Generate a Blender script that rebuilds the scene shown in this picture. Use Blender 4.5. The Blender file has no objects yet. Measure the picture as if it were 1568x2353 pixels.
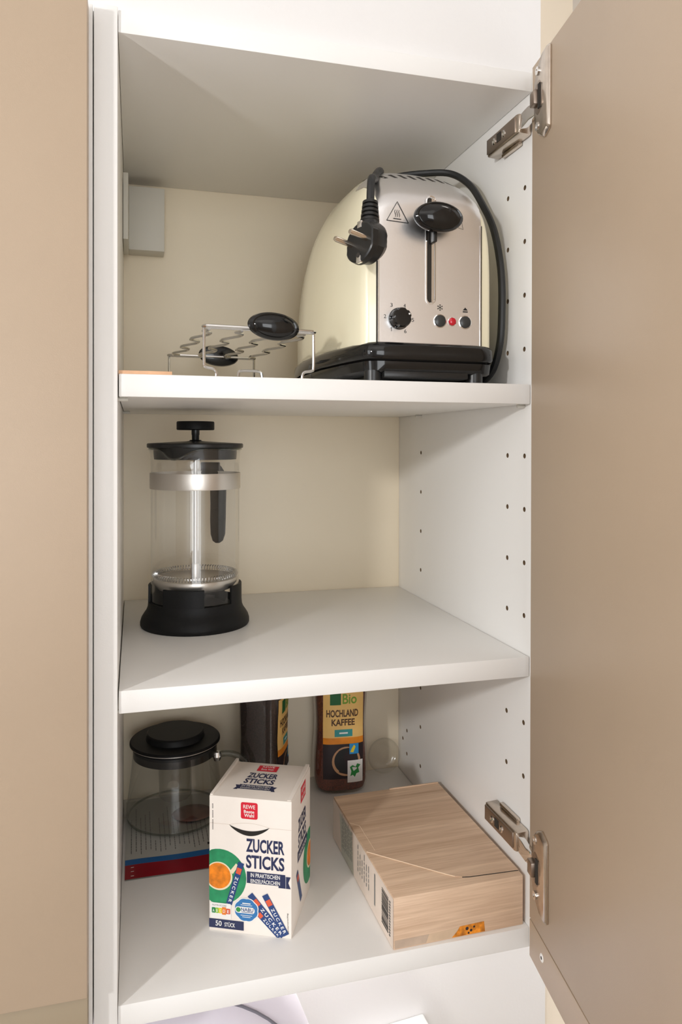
import bpy, bmesh, math, random
from mathutils import Vector, Matrix
PI = math.pi
rnd = random.Random(7)
SC = bpy.context.scene
COL = SC.collection

# ------------------------------------------------------------------ camera
cam_d = bpy.data.cameras.new('camera')
cam_d.sensor_fit = 'VERTICAL'
cam_d.sensor_height = 36.0
cam_d.sensor_width = 24.0
cam_d.lens = 1707.95 / 2353.0 * 36.0
cam_d.shift_y = -(1176.5 - 1029.62) / 2353.0
cam_d.clip_start = 0.01
cam = bpy.data.objects.new('camera', cam_d)
COL.objects.link(cam)
_yaw, _pit, _rol = 0.27139, -0.00585, 0.00197
_fw = Vector((math.sin(_yaw) * math.cos(_pit), math.cos(_yaw) * math.cos(_pit), math.sin(_pit)))
_rt = Vector((math.cos(_yaw), -math.sin(_yaw), 0.0))
_up = _rt.cross(_fw)
_r2 = _rt * math.cos(_rol) + _up * math.sin(_rol)
_u2 = _r2.cross(_fw)
_m = Matrix((_r2, _u2, -_fw)).transposed().to_4x4()
_m.translation = Vector((0.01237, -0.61206, 0.44614))
cam.matrix_world = _m
SC.camera = cam

# ------------------------------------------------------------------ world, lights, exposure
world = bpy.data.worlds.new('world')
SC.world = world
world.use_nodes = True
world.node_tree.nodes['Background'].inputs[0].default_value = (0.8, 0.87, 1.0, 1)
world.node_tree.nodes['Background'].inputs[1].default_value = 0.5


def area_light(name, loc, target, size, energy, color, shape='DISK', size_y=None):
    d = bpy.data.lights.new(name, 'AREA')
    d.shape = shape
    d.size = size
    if size_y:
        d.size_y = size_y
    d.energy = energy
    d.color = color
    o = bpy.data.objects.new(name, d)
    COL.objects.link(o)
    o.location = loc
    o.rotation_euler = (Vector(target) - Vector(loc)).to_track_quat('-Z', 'Y').to_euler()
    return o


area_light('pendant_lamp', (-0.95, -1.02, 0.72), (0.15, 0.0, 0.40), 0.085, 7.8, (1.0, 0.985, 0.965))
area_light('rear_fill', (-0.02, -2.95, 0.38), (0.12, 0.0, 0.38), 1.25, 22, (0.93, 0.97, 1.0), 'RECTANGLE', 1.4)  # added frontal fill from behind the camera; stands for no known window
area_light('side_fill', (-1.95, -0.75, 0.60), (0.3, 0.0, 0.45), 1.1, 13, (0.90, 0.95, 1.0), 'RECTANGLE', 1.1)  # added soft fill from the left, lifts right-hand walls and door
area_light('ceiling_fill', (0.0, -1.0, 1.17), (0.0, -1.0, -1.0), 0.8, 1.2, (1.0, 0.97, 0.92), 'RECTANGLE', 0.8)  # added overhead fill for general brightness, no known fixture
area_light('corner_fill', (0.56, -0.02, 1.17), (0.53, 0.37, 0.85), 0.12, 0.26, (1.0, 0.95, 0.88))  # added to brighten the cream wall right of the filler
area_light('under_cabinet_light', (0.18, 0.26, -0.03), (0.18, 0.36, -0.40), 0.45, 1.0, (1.0, 0.98, 0.96), 'RECTANGLE', 0.03)

SC.view_settings.view_transform = 'Standard'
SC.view_settings.look = 'None'
SC.view_settings.gamma = 1.0
SC.view_settings.use_curve_mapping = False
SC.view_settings.exposure = 0.14
SC.cycles.diffuse_bounces = 8
SC.cycles.transparent_max_bounces = 24


# ------------------------------------------------------------------ materials
def srgb(r, g, b):
    f = lambda c: (c / 255.0) / 12.92 if c / 255.0 <= 0.04045 else ((c / 255.0 + 0.055) / 1.055) ** 2.4
    return (f(r), f(g), f(b), 1.0)


def mat(name, col, rough=0.5, metal=0.0, spec=0.5, bump=0.0, bscale=400.0, var=0.0, vscale=8.0, coat=0.0, trans=0.0):
    m = bpy.data.materials.new(name)
    m.use_nodes = True
    nt = m.node_tree
    p = nt.nodes['Principled BSDF']
    p.inputs['Base Color'].default_value = col
    p.inputs['Roughness'].default_value = rough
    p.inputs['Metallic'].default_value = metal
    p.inputs['Specular IOR Level'].default_value = spec
    p.inputs['Coat Weight'].default_value = coat
    p.inputs['Transmission Weight'].default_value = trans
    if var > 0 or bump > 0:
        tc = nt.nodes.new('ShaderNodeTexCoord')
    if var > 0:
        nz = nt.nodes.new('ShaderNodeTexNoise')
        nz.inputs['Scale'].default_value = vscale
        nz.inputs['Detail'].default_value = 5
        nt.links.new(tc.outputs['Object'], nz.inputs['Vector'])
        rp = nt.nodes.new('ShaderNodeValToRGB')
        lo = [max(0, c * (1 - var)) for c in col[:3]] + [1]
        hi = [min(1, c * (1 + var)) for c in col[:3]] + [1]
        rp.color_ramp.elements[0].position = 0.3
        rp.color_ramp.elements[1].position = 0.7
        rp.color_ramp.elements[0].color = lo
        rp.color_ramp.elements[1].color = hi
        nt.links.new(nz.outputs['Fac'], rp.inputs['Fac'])
        nt.links.new(rp.outputs['Color'], p.inputs['Base Color'])
    if bump > 0:
        n2 = nt.nodes.new('ShaderNodeTexNoise')
        n2.inputs['Scale'].default_value = bscale
        n2.inputs['Detail'].default_value = 3
        nt.links.new(tc.outputs['Object'], n2.inputs['Vector'])
        bp = nt.nodes.new('ShaderNodeBump')
        bp.inputs['Strength'].default_value = bump
        bp.inputs['Distance'].default_value = 0.001
        nt.links.new(n2.outputs['Fac'], bp.inputs['Height'])
        nt.links.new(bp.outputs['Normal'], p.inputs['Normal'])
    return m


def thin_glass(name, tint, gloss=1.0, rough=0.02):
    m = bpy.data.materials.new(name)
    m.use_nodes = True
    nt = m.node_tree
    nt.nodes.clear()
    out = nt.nodes.new('ShaderNodeOutputMaterial')
    tr = nt.nodes.new('ShaderNodeBsdfTransparent')
    tr.inputs[0].default_value = tint
    gl = nt.nodes.new('ShaderNodeBsdfGlossy')
    gl.inputs['Roughness'].default_value = rough
    gl.inputs['Color'].default_value = (gloss, gloss, gloss, 1)
    lw = nt.nodes.new('ShaderNodeLayerWeight')
    lw.inputs['Blend'].default_value = 0.5
    pw = nt.nodes.new('ShaderNodeMath')
    pw.operation = 'POWER'
    pw.inputs[1].default_value = 4.0
    fr = nt.nodes.new('ShaderNodeMath')
    fr.operation = 'MULTIPLY_ADD'
    fr.inputs[1].default_value = 0.75
    fr.inputs[2].default_value = 0.06
    nt.links.new(lw.outputs['Facing'], pw.inputs[0])
    nt.links.new(pw.outputs[0], fr.inputs[0])
    mx = nt.nodes.new('ShaderNodeMixShader')
    nt.links.new(fr.outputs[0], mx.inputs[0])
    nt.links.new(tr.outputs[0], mx.inputs[1])
    nt.links.new(gl.outputs[0], mx.inputs[2])
    nt.links.new(mx.outputs[0], out.inputs[0])
    return m


def wood_mat(name, dark, light, axis=(0.6, 14.0, 14.0), rough=0.55):
    m = bpy.data.materials.new(name)
    m.use_nodes = True
    nt = m.node_tree
    p = nt.nodes['Principled BSDF']
    p.inputs['Roughness'].default_value = rough
    tc = nt.nodes.new('ShaderNodeTexCoord')
    mp = nt.nodes.new('ShaderNodeMapping')
    mp.inputs['Scale'].default_value = axis
    mp.inputs['Rotation'].default_value = (0, 0, math.radians(-7))
    n1 = nt.nodes.new('ShaderNodeTexNoise')
    n1.inputs['Scale'].default_value = 6.0
    n1.inputs['Detail'].default_value = 8
    n1.inputs['Roughness'].default_value = 0.65
    n1.inputs['Distortion'].default_value = 0.6
    n2 = nt.nodes.new('ShaderNodeTexNoise')
    n2.inputs['Scale'].default_value = 45.0
    n2.inputs['Detail'].default_value = 4
    mxf = nt.nodes.new('ShaderNodeMath')
    mxf.operation = 'MULTIPLY_ADD'
    mxf.inputs[1].default_value = 0.45
    rp = nt.nodes.new('ShaderNodeValToRGB')
    rp.color_ramp.elements[0].position = 0.42
    rp.color_ramp.elements[1].position = 0.98
    rp.color_ramp.elements[0].color = dark
    rp.color_ramp.elements[1].color = light
    nt.links.new(tc.outputs['Object'], mp.inputs[0])
    nt.links.new(mp.outputs[0], n1.inputs['Vector'])
    nt.links.new(mp.outputs[0], n2.inputs['Vector'])
    nt.links.new(n2.outputs['Fac'], mxf.inputs[0])
    nt.links.new(n1.outputs['Fac'], mxf.inputs[2])
    nt.links.new(mxf.outputs[0], rp.inputs['Fac'])
    nt.links.new(rp.outputs['Color'], p.inputs['Base Color'])
    return m


M = {}
M['white'] = mat('white_melamine', (0.86, 0.85, 0.83, 1), 0.36, spec=0.45, bump=0.05, bscale=900)
M['cream_back'] = mat('cream_hardboard', (0.82, 0.725, 0.565, 1), 0.42, bump=0.05, bscale=700)
M['beige'] = mat('beige_lacquer', srgb(181, 161, 139), 0.42, spec=0.4, bump=0.06, bscale=1200, var=0.03, vscale=6)
M['beige_dark'] = mat('beige_shade_tone', srgb(160, 145, 122), 0.5, spec=0.4)  # darker beige paints in the recessed grip's shade; also colours the worktop
M['wall_white'] = mat('wall_white_paint', (0.79, 0.775, 0.765, 1), 0.75, bump=0.12, bscale=250)
M['wall_cream'] = mat('wall_cream_paint', (0.88, 0.79, 0.66, 1), 0.8, bump=0.12, bscale=250)
M['floor'] = mat('floor_wood_tone', srgb(150, 125, 100), 0.5, var=0.15)
M['gap'] = mat('dark_gap', (0.03, 0.025, 0.02, 1), 0.9)
M['hole'] = mat('chipboard_hole', srgb(120, 98, 72), 0.9)
M['black'] = mat('black_plastic', (0.012, 0.012, 0.012, 1), 0.33, spec=0.5)
M['black_gloss'] = mat('black_gloss_plastic', (0.008, 0.008, 0.008, 1), 0.09, spec=0.5)
M['black_matt'] = mat('black_matt_plastic', (0.007, 0.007, 0.0072, 1), 0.5, spec=0.22, bump=0.1, bscale=1500)
M['rubber'] = mat('black_rubber_cord', (0.014, 0.015, 0.016, 1), 0.38, spec=0.5)
M['cream_enamel'] = mat('cream_enamel', srgb(248, 241, 212), 0.16, spec=0.5, coat=0.4)
M['steel'] = mat('brushed_steel', (0.70, 0.665, 0.62, 1), 0.36, metal=1.0, bump=0.04, bscale=500)
M['steel_face'] = mat('satin_steel_face', (0.95, 0.945, 0.95, 1), 0.32, metal=1.0, bump=0.04, bscale=350)
M['chrome'] = mat('chrome', (0.88, 0.87, 0.86, 1), 0.06, metal=1.0)
M['wire'] = mat('chromed_wire', (0.66, 0.65, 0.64, 1), 0.16, metal=1.0)
M['nickel'] = mat('nickel_hinge', (0.66, 0.58, 0.50, 1), 0.24, metal=1.0, var=0.08, vscale=150)
M['nickel_dark'] = mat('nickel_hinge_cover', (0.40, 0.33, 0.28, 1), 0.34, metal=1.0)
M['plate_grey'] = mat('grey_plastic_cover', srgb(208, 205, 196), 0.5)
M['print_dark'] = mat('dark_print', (0.015, 0.015, 0.016, 1), 0.6)
M['white_print'] = mat('white_print', (0.86, 0.85, 0.83, 1), 0.5)
M['red_led'] = mat('red_indicator_lens', (0.55, 0.005, 0.02, 1), 0.12, coat=0.6)
M['button'] = mat('dark_grey_button', (0.035, 0.037, 0.037, 1), 0.25)
M['glass'] = thin_glass('clear_glass', (0.965, 0.965, 0.96, 1))
M['glass_edge'] = thin_glass('glass_rim', (0.72, 0.74, 0.72, 1), 1.0)
M['smoke_glass'] = thin_glass('teapot_glass', (0.86, 0.86, 0.85, 1))
M['light_wood'] = mat('light_wood_board', srgb(222, 176, 138), 0.55, var=0.12, vscale=60)
M['carton'] = mat('cream_carton', (0.90, 0.835, 0.77, 1), 0.55, var=0.02, vscale=40)
M['carton_in'] = mat('carton_inside', (0.02, 0.017, 0.014, 1), 0.9)
M['navy'] = mat('navy_print', srgb(38, 46, 84), 0.5)
M['stick_blue'] = mat('stick_blue_print', srgb(36, 66, 122), 0.45)
M['brand_red'] = mat('red_print', srgb(214, 28, 52), 0.5)
M['orange_red'] = mat('orange_red_print', srgb(222, 92, 58), 0.5)
M['green_saucer'] = mat('green_print', srgb(36, 140, 92), 0.5, var=0.25, vscale=90)
M['cup_cream'] = mat('cup_cream_print', srgb(236, 222, 190), 0.5)
M['coffee_orange'] = mat('coffee_orange_print', srgb(226, 128, 22), 0.5, var=0.3, vscale=160)
M['cloud_blue'] = mat('cloud_blue_print', srgb(48, 118, 180), 0.5)
M['n_green'] = mat('score_green', srgb(22, 130, 70), 0.5)
M['n_lime'] = mat('score_lime', srgb(140, 190, 60), 0.5)
M['n_yellow'] = mat('score_yellow', srgb(236, 206, 40), 0.5)
M['n_orange'] = mat('score_orange', srgb(232, 130, 50), 0.5)
M['n_red'] = mat('score_red', srgb(216, 84, 50), 0.5)
M['crease'] = mat('carton_crease', srgb(196, 176, 158), 0.7)
M['wood_print'] = wood_mat('wood_print_carton', srgb(184, 149, 120), srgb(236, 208, 180))
M['carton_edge'] = mat('carton_edge', srgb(240, 218, 190), 0.7)
M['carton_side'] = mat('carton_side_print', srgb(232, 216, 202), 0.6, var=0.04, vscale=40)
M['sage'] = mat('grey_green_print', srgb(204, 204, 190), 0.6)
M['photo_grey'] = mat('pale_wood_print', srgb(188, 166, 146), 0.6, var=0.12, vscale=70)
M['photo_tan'] = mat('cloth_print', srgb(204, 178, 150), 0.6, var=0.12, vscale=50)
M['photo_flower'] = mat('flower_print', srgb(222, 128, 24), 0.6, var=0.6, vscale=160)
M['coffee_dark'] = mat('instant_coffee', (0.035, 0.020, 0.017, 1), 0.7, bump=0.8, bscale=900, var=0.5, vscale=500)
M['coffee_red'] = mat('instant_coffee_red', (0.14, 0.032, 0.016, 1), 0.6, bump=0.8, bscale=900, var=0.6, vscale=500)
M['label_cream'] = mat('jar_label_cream', srgb(240, 196, 118), 0.5, var=0.05, vscale=40)
M['label_orange'] = mat('jar_label_orange', srgb(232, 140, 30), 0.5, var=0.15, vscale=60)
M['label_dark'] = mat('jar_label_dark', srgb(40, 26, 30), 0.5)
M['label_brown'] = mat('jar_label_brown_print', srgb(84, 52, 30), 0.5)
M['teal'] = mat('teal_print', srgb(52, 150, 150), 0.5)
M['leaf_green'] = mat('leaf_green_print', srgb(44, 142, 66), 0.5)
M['bio_green'] = mat('dark_green_print', srgb(14, 96, 46), 0.5)
M['light_green'] = mat('light_green_print', srgb(120, 160, 50), 0.5)
M['sky_blue'] = mat('sky_blue_print', srgb(40, 140, 200), 0.5)
M['cup_rim'] = mat('cup_rim_print', srgb(196, 150, 112), 0.5)
M['bag'] = mat('plastic_bag_film', srgb(190, 190, 184), 0.3, spec=0.5)
M['bag_text'] = mat('bag_grey_print', srgb(128, 128, 126), 0.5)
M['bag_red'] = mat('bag_red_print', srgb(150, 14, 34), 0.3, var=0.15, vscale=30)
M['bag_blue'] = mat('bag_blue_print', srgb(34, 104, 170), 0.3, var=0.1, vscale=30)
M['residue'] = mat('brown_tea_residue', srgb(116, 84, 72), 0.5, var=0.3, vscale=90)
M['clear_plastic'] = thin_glass('clear_plastic_dish', (0.955, 0.955, 0.95, 1), 0.75, 0.10)
M['lilac_white'] = mat('appliance_white_plastic', srgb(236, 232, 244), 0.35)
M['seam_grey'] = mat('appliance_seam_grey', srgb(120, 118, 128), 0.5)
M['socket'] = mat('white_socket_plastic', (0.86, 0.86, 0.85, 1), 0.35)
M['gold_pin'] = mat('nickel_pin', (0.78, 0.70, 0.60, 1), 0.2, metal=1.0)


# ------------------------------------------------------------------ mesh helpers
class MB:
    def __init__(s):
        s.v = []
        s.f = []

    def add(s, vs, fs):
        o = len(s.v)
        s.v += [tuple(p) for p in vs]
        s.f += [tuple(i + o for i in f) for f in fs]
        return s

    def box(s, x0, x1, y0, y1, z0, z1):
        vs = [(x, y, z) for x in (x0, x1) for y in (y0, y1) for z in (z0, z1)]
        return s.add(vs, [(0, 1, 3, 2), (4, 6, 7, 5), (0, 4, 5, 1), (2, 3, 7, 6), (0, 2, 6, 4), (1, 5, 7, 3)])

    def obox(s, c, ax, ay, az, hx, hy, hz):
        c, ax, ay, az = Vector(c), Vector(ax), Vector(ay), Vector(az)
        vs = [c + ax * hx * i + ay * hy * j + az * hz * k for i in (-1, 1) for j in (-1, 1) for k in (-1, 1)]
        return s.add(vs, [(0, 1, 3, 2), (4, 6, 7, 5), (0, 4, 5, 1), (2, 3, 7, 6), (0, 2, 6, 4), (1, 5, 7, 3)])

    def lathe(s, prof, seg=48, c=(0, 0, 0), fr=None, sx=1.0, sy=1.0):
        """revolve (r,z) profile about z (or the axes fr=(X,Y,Z)); ends closed when r=0"""
        X, Y, Z = fr or (Vector((1, 0, 0)), Vector((0, 1, 0)), Vector((0, 0, 1)))
        c = Vector(c)
        rings = []
        vs = []
        for r, z in prof:
            if r < 1e-7:
                rings.append([len(vs)])
                vs.append(c + Z * z)
            else:
                rings.append(list(range(len(vs), len(vs) + seg)))
                for k in range(seg):
                    a = 2 * PI * k / seg
                    vs.append(c + X * (r * sx * math.cos(a)) + Y * (r * sy * math.sin(a)) + Z * z)
        fs = []
        for a, b in zip(rings, rings[1:]):
            for k in range(seg):
                k2 = (k + 1) % seg
                if len(a) == 1 and len(b) == 1:
                    continue
                if len(a) == 1:
                    fs.append((a[0], b[k2], b[k]))
                elif len(b) == 1:
                    fs.append((a[k], a[k2], b[0]))
                else:
                    fs.append((a[k], a[k2], b[k2], b[k]))
        return s.add(vs, fs)

    def tube(s, path, r, seg=8, closed=False, caps=True):
        P = [Vector(p) for p in path]
        n = len(P)
        rings = []
        vs = []
        nrm = None
        for i in range(n):
            if closed:
                t = (P[(i + 1) % n] - P[i - 1]).normalized()
            else:
                t = (P[min(i + 1, n - 1)] - P[max(i - 1, 0)]).normalized()
            if nrm is None:
                h = Vector((0, 0, 1)) if abs(t.z) < 0.9 else Vector((1, 0, 0))
                nrm = (h - t * h.dot(t)).normalized()
            else:
                nrm = (nrm - t * nrm.dot(t)).normalized()
            b = t.cross(nrm)
            ri = r[i] if isinstance(r, (list, tuple)) else r
            rings.append(list(range(len(vs), len(vs) + seg)))
            for k in range(seg):
                a = 2 * PI * k / seg
                vs.append(P[i] + nrm * (ri * math.cos(a)) + b * (ri * math.sin(a)))
        fs = []
        m = n if closed else n - 1
        for i in range(m):
            a, b2 = rings[i], rings[(i + 1) % n]
            for k in range(seg):
                k2 = (k + 1) % seg
                fs.append((a[k], a[k2], b2[k2], b2[k]))
        if caps and not closed:
            fs.append(tuple(reversed(rings[0])))
            fs.append(tuple(rings[-1]))
        return s.add(vs, fs)

    def prism(s, poly, z0, z1, fn=None):
        """extrude 2-D polygon between z0 and z1; fn maps (x,y,z)->point"""
        fn = fn or (lambda x, y, z: (x, y, z))
        n = len(poly)
        vs = [fn(x, y, z0) for x, y in poly] + [fn(x, y, z1) for x, y in poly]
        fs = [tuple(range(n - 1, -1, -1)), tuple(range(n, 2 * n))]
        for k in range(n):
            k2 = (k + 1) % n
            fs.append((k, k2, n + k2, n + k))
        return s.add(vs, fs)

    def loft(s, rows, closed_rows=True, cap0=True, cap1=True):
        n = len(rows[0])
        vs = [p for r in rows for p in r]
        fs = []
        for i in range(len(rows) - 1):
            for k in range(n if closed_rows else n - 1):
                k2 = (k + 1) % n
                fs.append((i * n + k, i * n + k2, (i + 1) * n + k2, (i + 1) * n + k))
        if closed_rows and cap0:
            fs.append(tuple(range(n - 1, -1, -1)))
        if closed_rows and cap1:
            o = (len(rows) - 1) * n
            fs.append(tuple(range(o, o + n)))
        return s.add(vs, fs)

    def build(s, name, material, parent=None, bevel=0.0, seg=2, smooth=35.0, bev_angle=40.0):
        bm = bmesh.new()
        bv = [bm.verts.new(p) for p in s.v]
        for f in s.f:
            if len(set(f)) >= 3:
                try:
                    bm.faces.new([bv[i] for i in f])
                except ValueError:
                    pass
        bm.verts.index_update()
        bmesh.ops.remove_doubles(bm, verts=bm.verts, dist=1e-7)
        bmesh.ops.recalc_face_normals(bm, faces=bm.faces)
        if bevel > 0:
            es = [e for e in bm.edges if len(e.link_faces) == 2 and e.calc_face_angle(0) > math.radians(bev_angle)]
            bmesh.ops.bevel(bm, geom=es, offset=bevel, segments=seg, affect='EDGES', profile=0.5, clamp_overlap=True)
        me = bpy.data.meshes.new(name)
        bm.to_mesh(me)
        bm.free()
        ms = material if isinstance(material, (list, tuple)) else [material]
        for q in ms:
            me.materials.append(q)
        if smooth:
            me.polygons.foreach_set('use_smooth', [True] * len(me.polygons))
            me.set_sharp_from_angle(angle=math.radians(smooth))
        o = bpy.data.objects.new(name, me)
        COL.objects.link(o)
        if parent is not None:
            o.parent = parent
        return o


def tag(o, label=None, cat=None, group=None, kind=None):
    for k, v in (('label', label), ('category', cat), ('group', group), ('kind', kind)):
        if v:
            o[k] = v
    return o


def empty(name, label, cat, loc=(0, 0, 0), rz=0.0, group=None):
    o = bpy.data.objects.new(name, None)
    o.empty_display_size = 0.02
    COL.objects.link(o)
    o.location = loc
    o.rotation_euler = (0, 0, rz)
    return tag(o, label, cat, group)


def struct(name, mb, m, bevel=0.0):
    o = mb.build(name, m, None, bevel=bevel)
    o['kind'] = 'structure'
    return o


_tc = {}


def text_geo(body, bold=0.0, space=1.0):
    """verts in [0,1]x[0,1] and faces of a flat line of lettering"""
    key = (body, bold, space)
    if key in _tc:
        return _tc[key]
    cu = bpy.data.curves.new('lettering_curve', 'FONT')
    cu.body = body
    cu.size = 1.0
    cu.offset = bold
    cu.space_character = space
    cu.resolution_u = 3
    ob = bpy.data.objects.new('lettering_curve', cu)
    COL.objects.link(ob)
    dg = bpy.context.evaluated_depsgraph_get()
    me = bpy.data.meshes.new_from_object(ob.evaluated_get(dg))
    bpy.data.objects.remove(ob)
    vs = [v.co.copy() for v in me.vertices]
    fs = [tuple(p.vertices) for p in me.polygons]
    bpy.data.meshes.remove(me)
    bpy.data.curves.remove(cu)
    x0, x1 = min(v.x for v in vs), max(v.x for v in vs)
    y0, y1 = min(v.y for v in vs), max(v.y for v in vs)
    vs = [((v.x - x0) / max(1e-6, x1 - x0), (v.y - y0) / max(1e-6, y1 - y0)) for v in vs]
    _tc[key] = (vs, fs)
    return _tc[key]


def put_text(mb, body, fn, rect, layer=2, bold=0.0, rot=0, space=1.0):
    """fit lettering into rect=(u0,u1,v0,v1) of a face map fn(u,v,layer); rot in quarter turns"""
    vs, fs = text_geo(body, bold, space)
    u0, u1, v0, v1 = rect
    out = []
    for a, b in vs:
        if rot == 1:
            a, b = 1 - b, a
        elif rot == 3:
            a, b = b, 1 - a
        out.append(fn(u0 + (u1 - u0) * a, v0 + (v1 - v0) * b, layer))
    mb.add(out, fs)


def put_text_line(mb, body, fn, p, q, h, layer=2, bold=0.0, space=1.0):
    """lettering running from p to q (baseline) with height h, in metres on the face"""
    vs, fs = text_geo(body, bold, space)
    p, q = Vector(p), Vector(q)
    d = q - p
    nrm = Vector((-d.y, d.x)).normalized() * h
    out = [fn(*(p + d * a + nrm * b), layer) for a, b in vs]
    mb.add(out, fs)


def put_poly(mb, poly, fn, layer=1):
    mb.add([fn(u, v, layer) for u, v in poly], [tuple(range(len(poly)))])


def circle(cx, cy, r, n=40, clip=None, ry=None):
    ry = ry or r
    out = []
    for k in range(n):
        a = 2 * PI * k / n
        x, y = cx + r * math.cos(a), cy + ry * math.sin(a)
        if clip:
            x = min(max(x, clip[0]), clip[1])
        out.append((x, y))
    return out


def rrect(x0, x1, y0, y1, r, n=4):
    out = []
    for cx, cy, a0 in ((x1 - r, y1 - r, 0), (x0 + r, y1 - r, 90), (x0 + r, y0 + r, 180), (x1 - r, y0 + r, 270)):
        for k in range(n + 1):
            a = math.radians(a0 + 90 * k / n)
            out.append((cx + r * math.cos(a), cy + r * math.sin(a)))
    return out


def bar(p, q, w):
    p, q = Vector(p), Vector(q)
    d = (q - p).normalized()
    n = Vector((-d.y, d.x)) * w / 2
    return [tuple(p - n), tuple(q - n), tuple(q + n), tuple(p + n)]


def decal(fn, polys, name, m, parent, layer=1):
    mb = MB()
    for p in polys:
        put_poly(mb, p, fn, layer)
    return mb.build(name, m, parent, smooth=0)


def smooth_path(pts, n=8):
    """Catmull-Rom"""
    P = [Vector(p) for p in pts]
    P = [P[0] * 2 - P[1]] + P + [P[-1] * 2 - P[-2]]
    out = []
    for i in range(1, len(P) - 2):
        a, b, c, d = P[i - 1], P[i], P[i + 1], P[i + 2]
        for k in range(n):
            t = k / n
            out.append(0.5 * ((2 * b) + (c - a) * t + (2 * a - 5 * b + 4 * c - d) * t * t + (3 * b - a - 3 * c + d) * t ** 3))
    out.append(P[-2])
    return out


# ------------------------------------------------------------------ setting
W, D = 0.364, 0.355
Z0, Z3, Z2, ZT = 0.0, 0.250, 0.5012, 0.7694
T = 0.0182
WB = 0.373
struct('wall_back', MB().box(-2.05, 0.70, WB, WB + 0.05, -1.45, 1.25), M['wall_cream'])
struct('wall_right', MB().box(0.646, 0.70, -3.0, WB, -1.45, 1.25), M['wall_white'])
struct('wall_left', MB().box(-2.05, -2.0, -3.0, WB, -1.45, 1.25), M['wall_white'])
struct('wall_rear', MB().box(-2.05, 0.70, -3.05, -3.0, -1.45, 1.25), M['wall_white'])
struct('floor', MB().box(-2.0, 0.646, -3.0, WB, -1.45, -1.4), M['floor'])
struct('ceiling', MB().box(-2.0, 0.646, -3.0, WB, 1.2, 1.25), M['wall_white'])
struct('trim_1', MB().box(-1.6, 0.3785, 0.010, WB, 0.7885, 1.2), M['wall_white'])          # white filler above the cabinets
struct('trim_2', MB().box(-1.6, 0.602, WB - 0.006, WB, -0.498, -0.0205), M['wall_white'])   # white splashback below
struct('trim_3', MB().box(-1.6, 0.646, -0.25, WB, -0.54, -0.50), M['beige_dark'])            # worktop far below

# ------------------------------------------------------------------ open wall cabinet
cab = empty('wall_cabinet', 'white wall cabinet standing open with three bays of toaster, coffee press and cartons', 'cabinet', (0, 0, -0.0183))
CZ = 0.0183   # root sits at the cabinet's underside


def cpart(mb, name, m, parent=cab, **k):
    mb.v = [(x, y, z + CZ) for x, y, z in mb.v]
    return mb.build(name, m, parent, **k)


cpart(MB().box(-0.018, -0.0003, -0.003, 0.3545, -0.0183, 0.788), 'side_panel', M['white'], bevel=0.0006)
# right side panel with drilled shelf-pin holes
holes = [(0.0128, z) for z in (0.6858, 0.6357, 0.5855, 0.535)] + [(0.0452, z) for z in (0.6858, 0.6357, 0.5855, 0.535)]
holes += [(0.0118, z) for z in (0.435, 0.385, 0.335, 0.2855)] + [(0.0446, z) for z in (0.435, 0.385, 0.335, 0.2855)]
holes += [(0.2725, z) for z in (0.435, 0.385, 0.335, 0.2855)]
holes += [(0.0120, z) for z in (0.185, 0.1347, 0.0847)] + [(0.0450, z) for z in (0.185, 0.1347)]
holes += [(0.2720, z) for z in (0.185, 0.135, 0.085, 0.035)] + [(0.3206, 0.0622), (0.3206, 0.0313), (0.3360, 0.0464)]
rp = cpart(MB().box(W + 0.0003, W + 0.018, -0.003, 0.3545, -0.0183, 0.788), 'side_panel', [M['white'], M['hole']], bevel=0.0006)
cm = MB()
for y, z in holes:
    cm.lathe([(0, -0.0012), (0.0024, -0.0012), (0.0024, 0.008), (0, 0.008)], 14, (W, y, z + CZ), (Vector((0, 1, 0)), Vector((0, 0, 1)), Vector((1, 0, 0))))
cut = cm.build('hole_cutter', M['hole'], cab, smooth=0)
md = rp.modifiers.new('holes', 'BOOLEAN')
md.object = cut
md.operation = 'DIFFERENCE'
md.solver = 'EXACT'
md.material_mode = 'TRANSFER'
bpy.context.view_layer.update()
_dg = bpy.context.evaluated_depsgraph_get()
_nm = bpy.data.meshes.new_from_object(rp.evaluated_get(_dg))
rp.modifiers.clear()
_om = rp.data
rp.data = _nm
_nm.name = 'side_panel'
bpy.data.objects.remove(cut)

cpart(MB().box(0, W, 0.0, 0.3545, ZT, ZT + 0.0177), 'top_panel', M['white'], bevel=0.0006)
cpart(MB().box(0, W, 0.0, 0.3545, -0.0183, 0.0), 'bottom_panel', M['white'], bevel=0.0006)
cpart(MB().box(-0.018, W + 0.018, 0.3548, 0.3590, -0.0183, 0.787), 'back_panel', M['cream_back'])
for zt in (Z2, Z3):
    sh = cpart(MB().box(0.0006, W - 0.0006, 0.0003, 0.3535, zt - T, zt), 'shelf', M['white'], bevel=0.0007)
    for yy in (0.0118, 0.272):
        for x0, x1 in ((-0.0003, 0.0075), (W - 0.0075, W + 0.0003)):
            MB().lathe([(0, x0), (0.0016, x0), (0.0016, x1), (0, x1)], 10, (0, yy, zt - T - 0.0016 + CZ), (Vector((0, 1, 0)), Vector((0, 0, 1)), Vector((1, 0, 0)))).build('shelf_pin', M['plate_grey'], sh)

# cabinet hanger in the top left corner
hg = cpart(MB().box(0.0002, 0.0058, 0.25, 0.322, 0.6735, 0.7475), 'cabinet_hanger', M['plate_grey'], bevel=0.0006)
cpart(MB().box(0.0058, 0.0480, 0.325, 0.3545, 0.6810, 0.7580), 'cover_cap', M['plate_grey'], hg, bevel=0.0008)
cpart(MB().box(0.0002, 0.0058, 0.3225, 0.3545, 0.685, 0.752), 'bracket_arm', M['plate_grey'], hg, bevel=0.0006)

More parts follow.
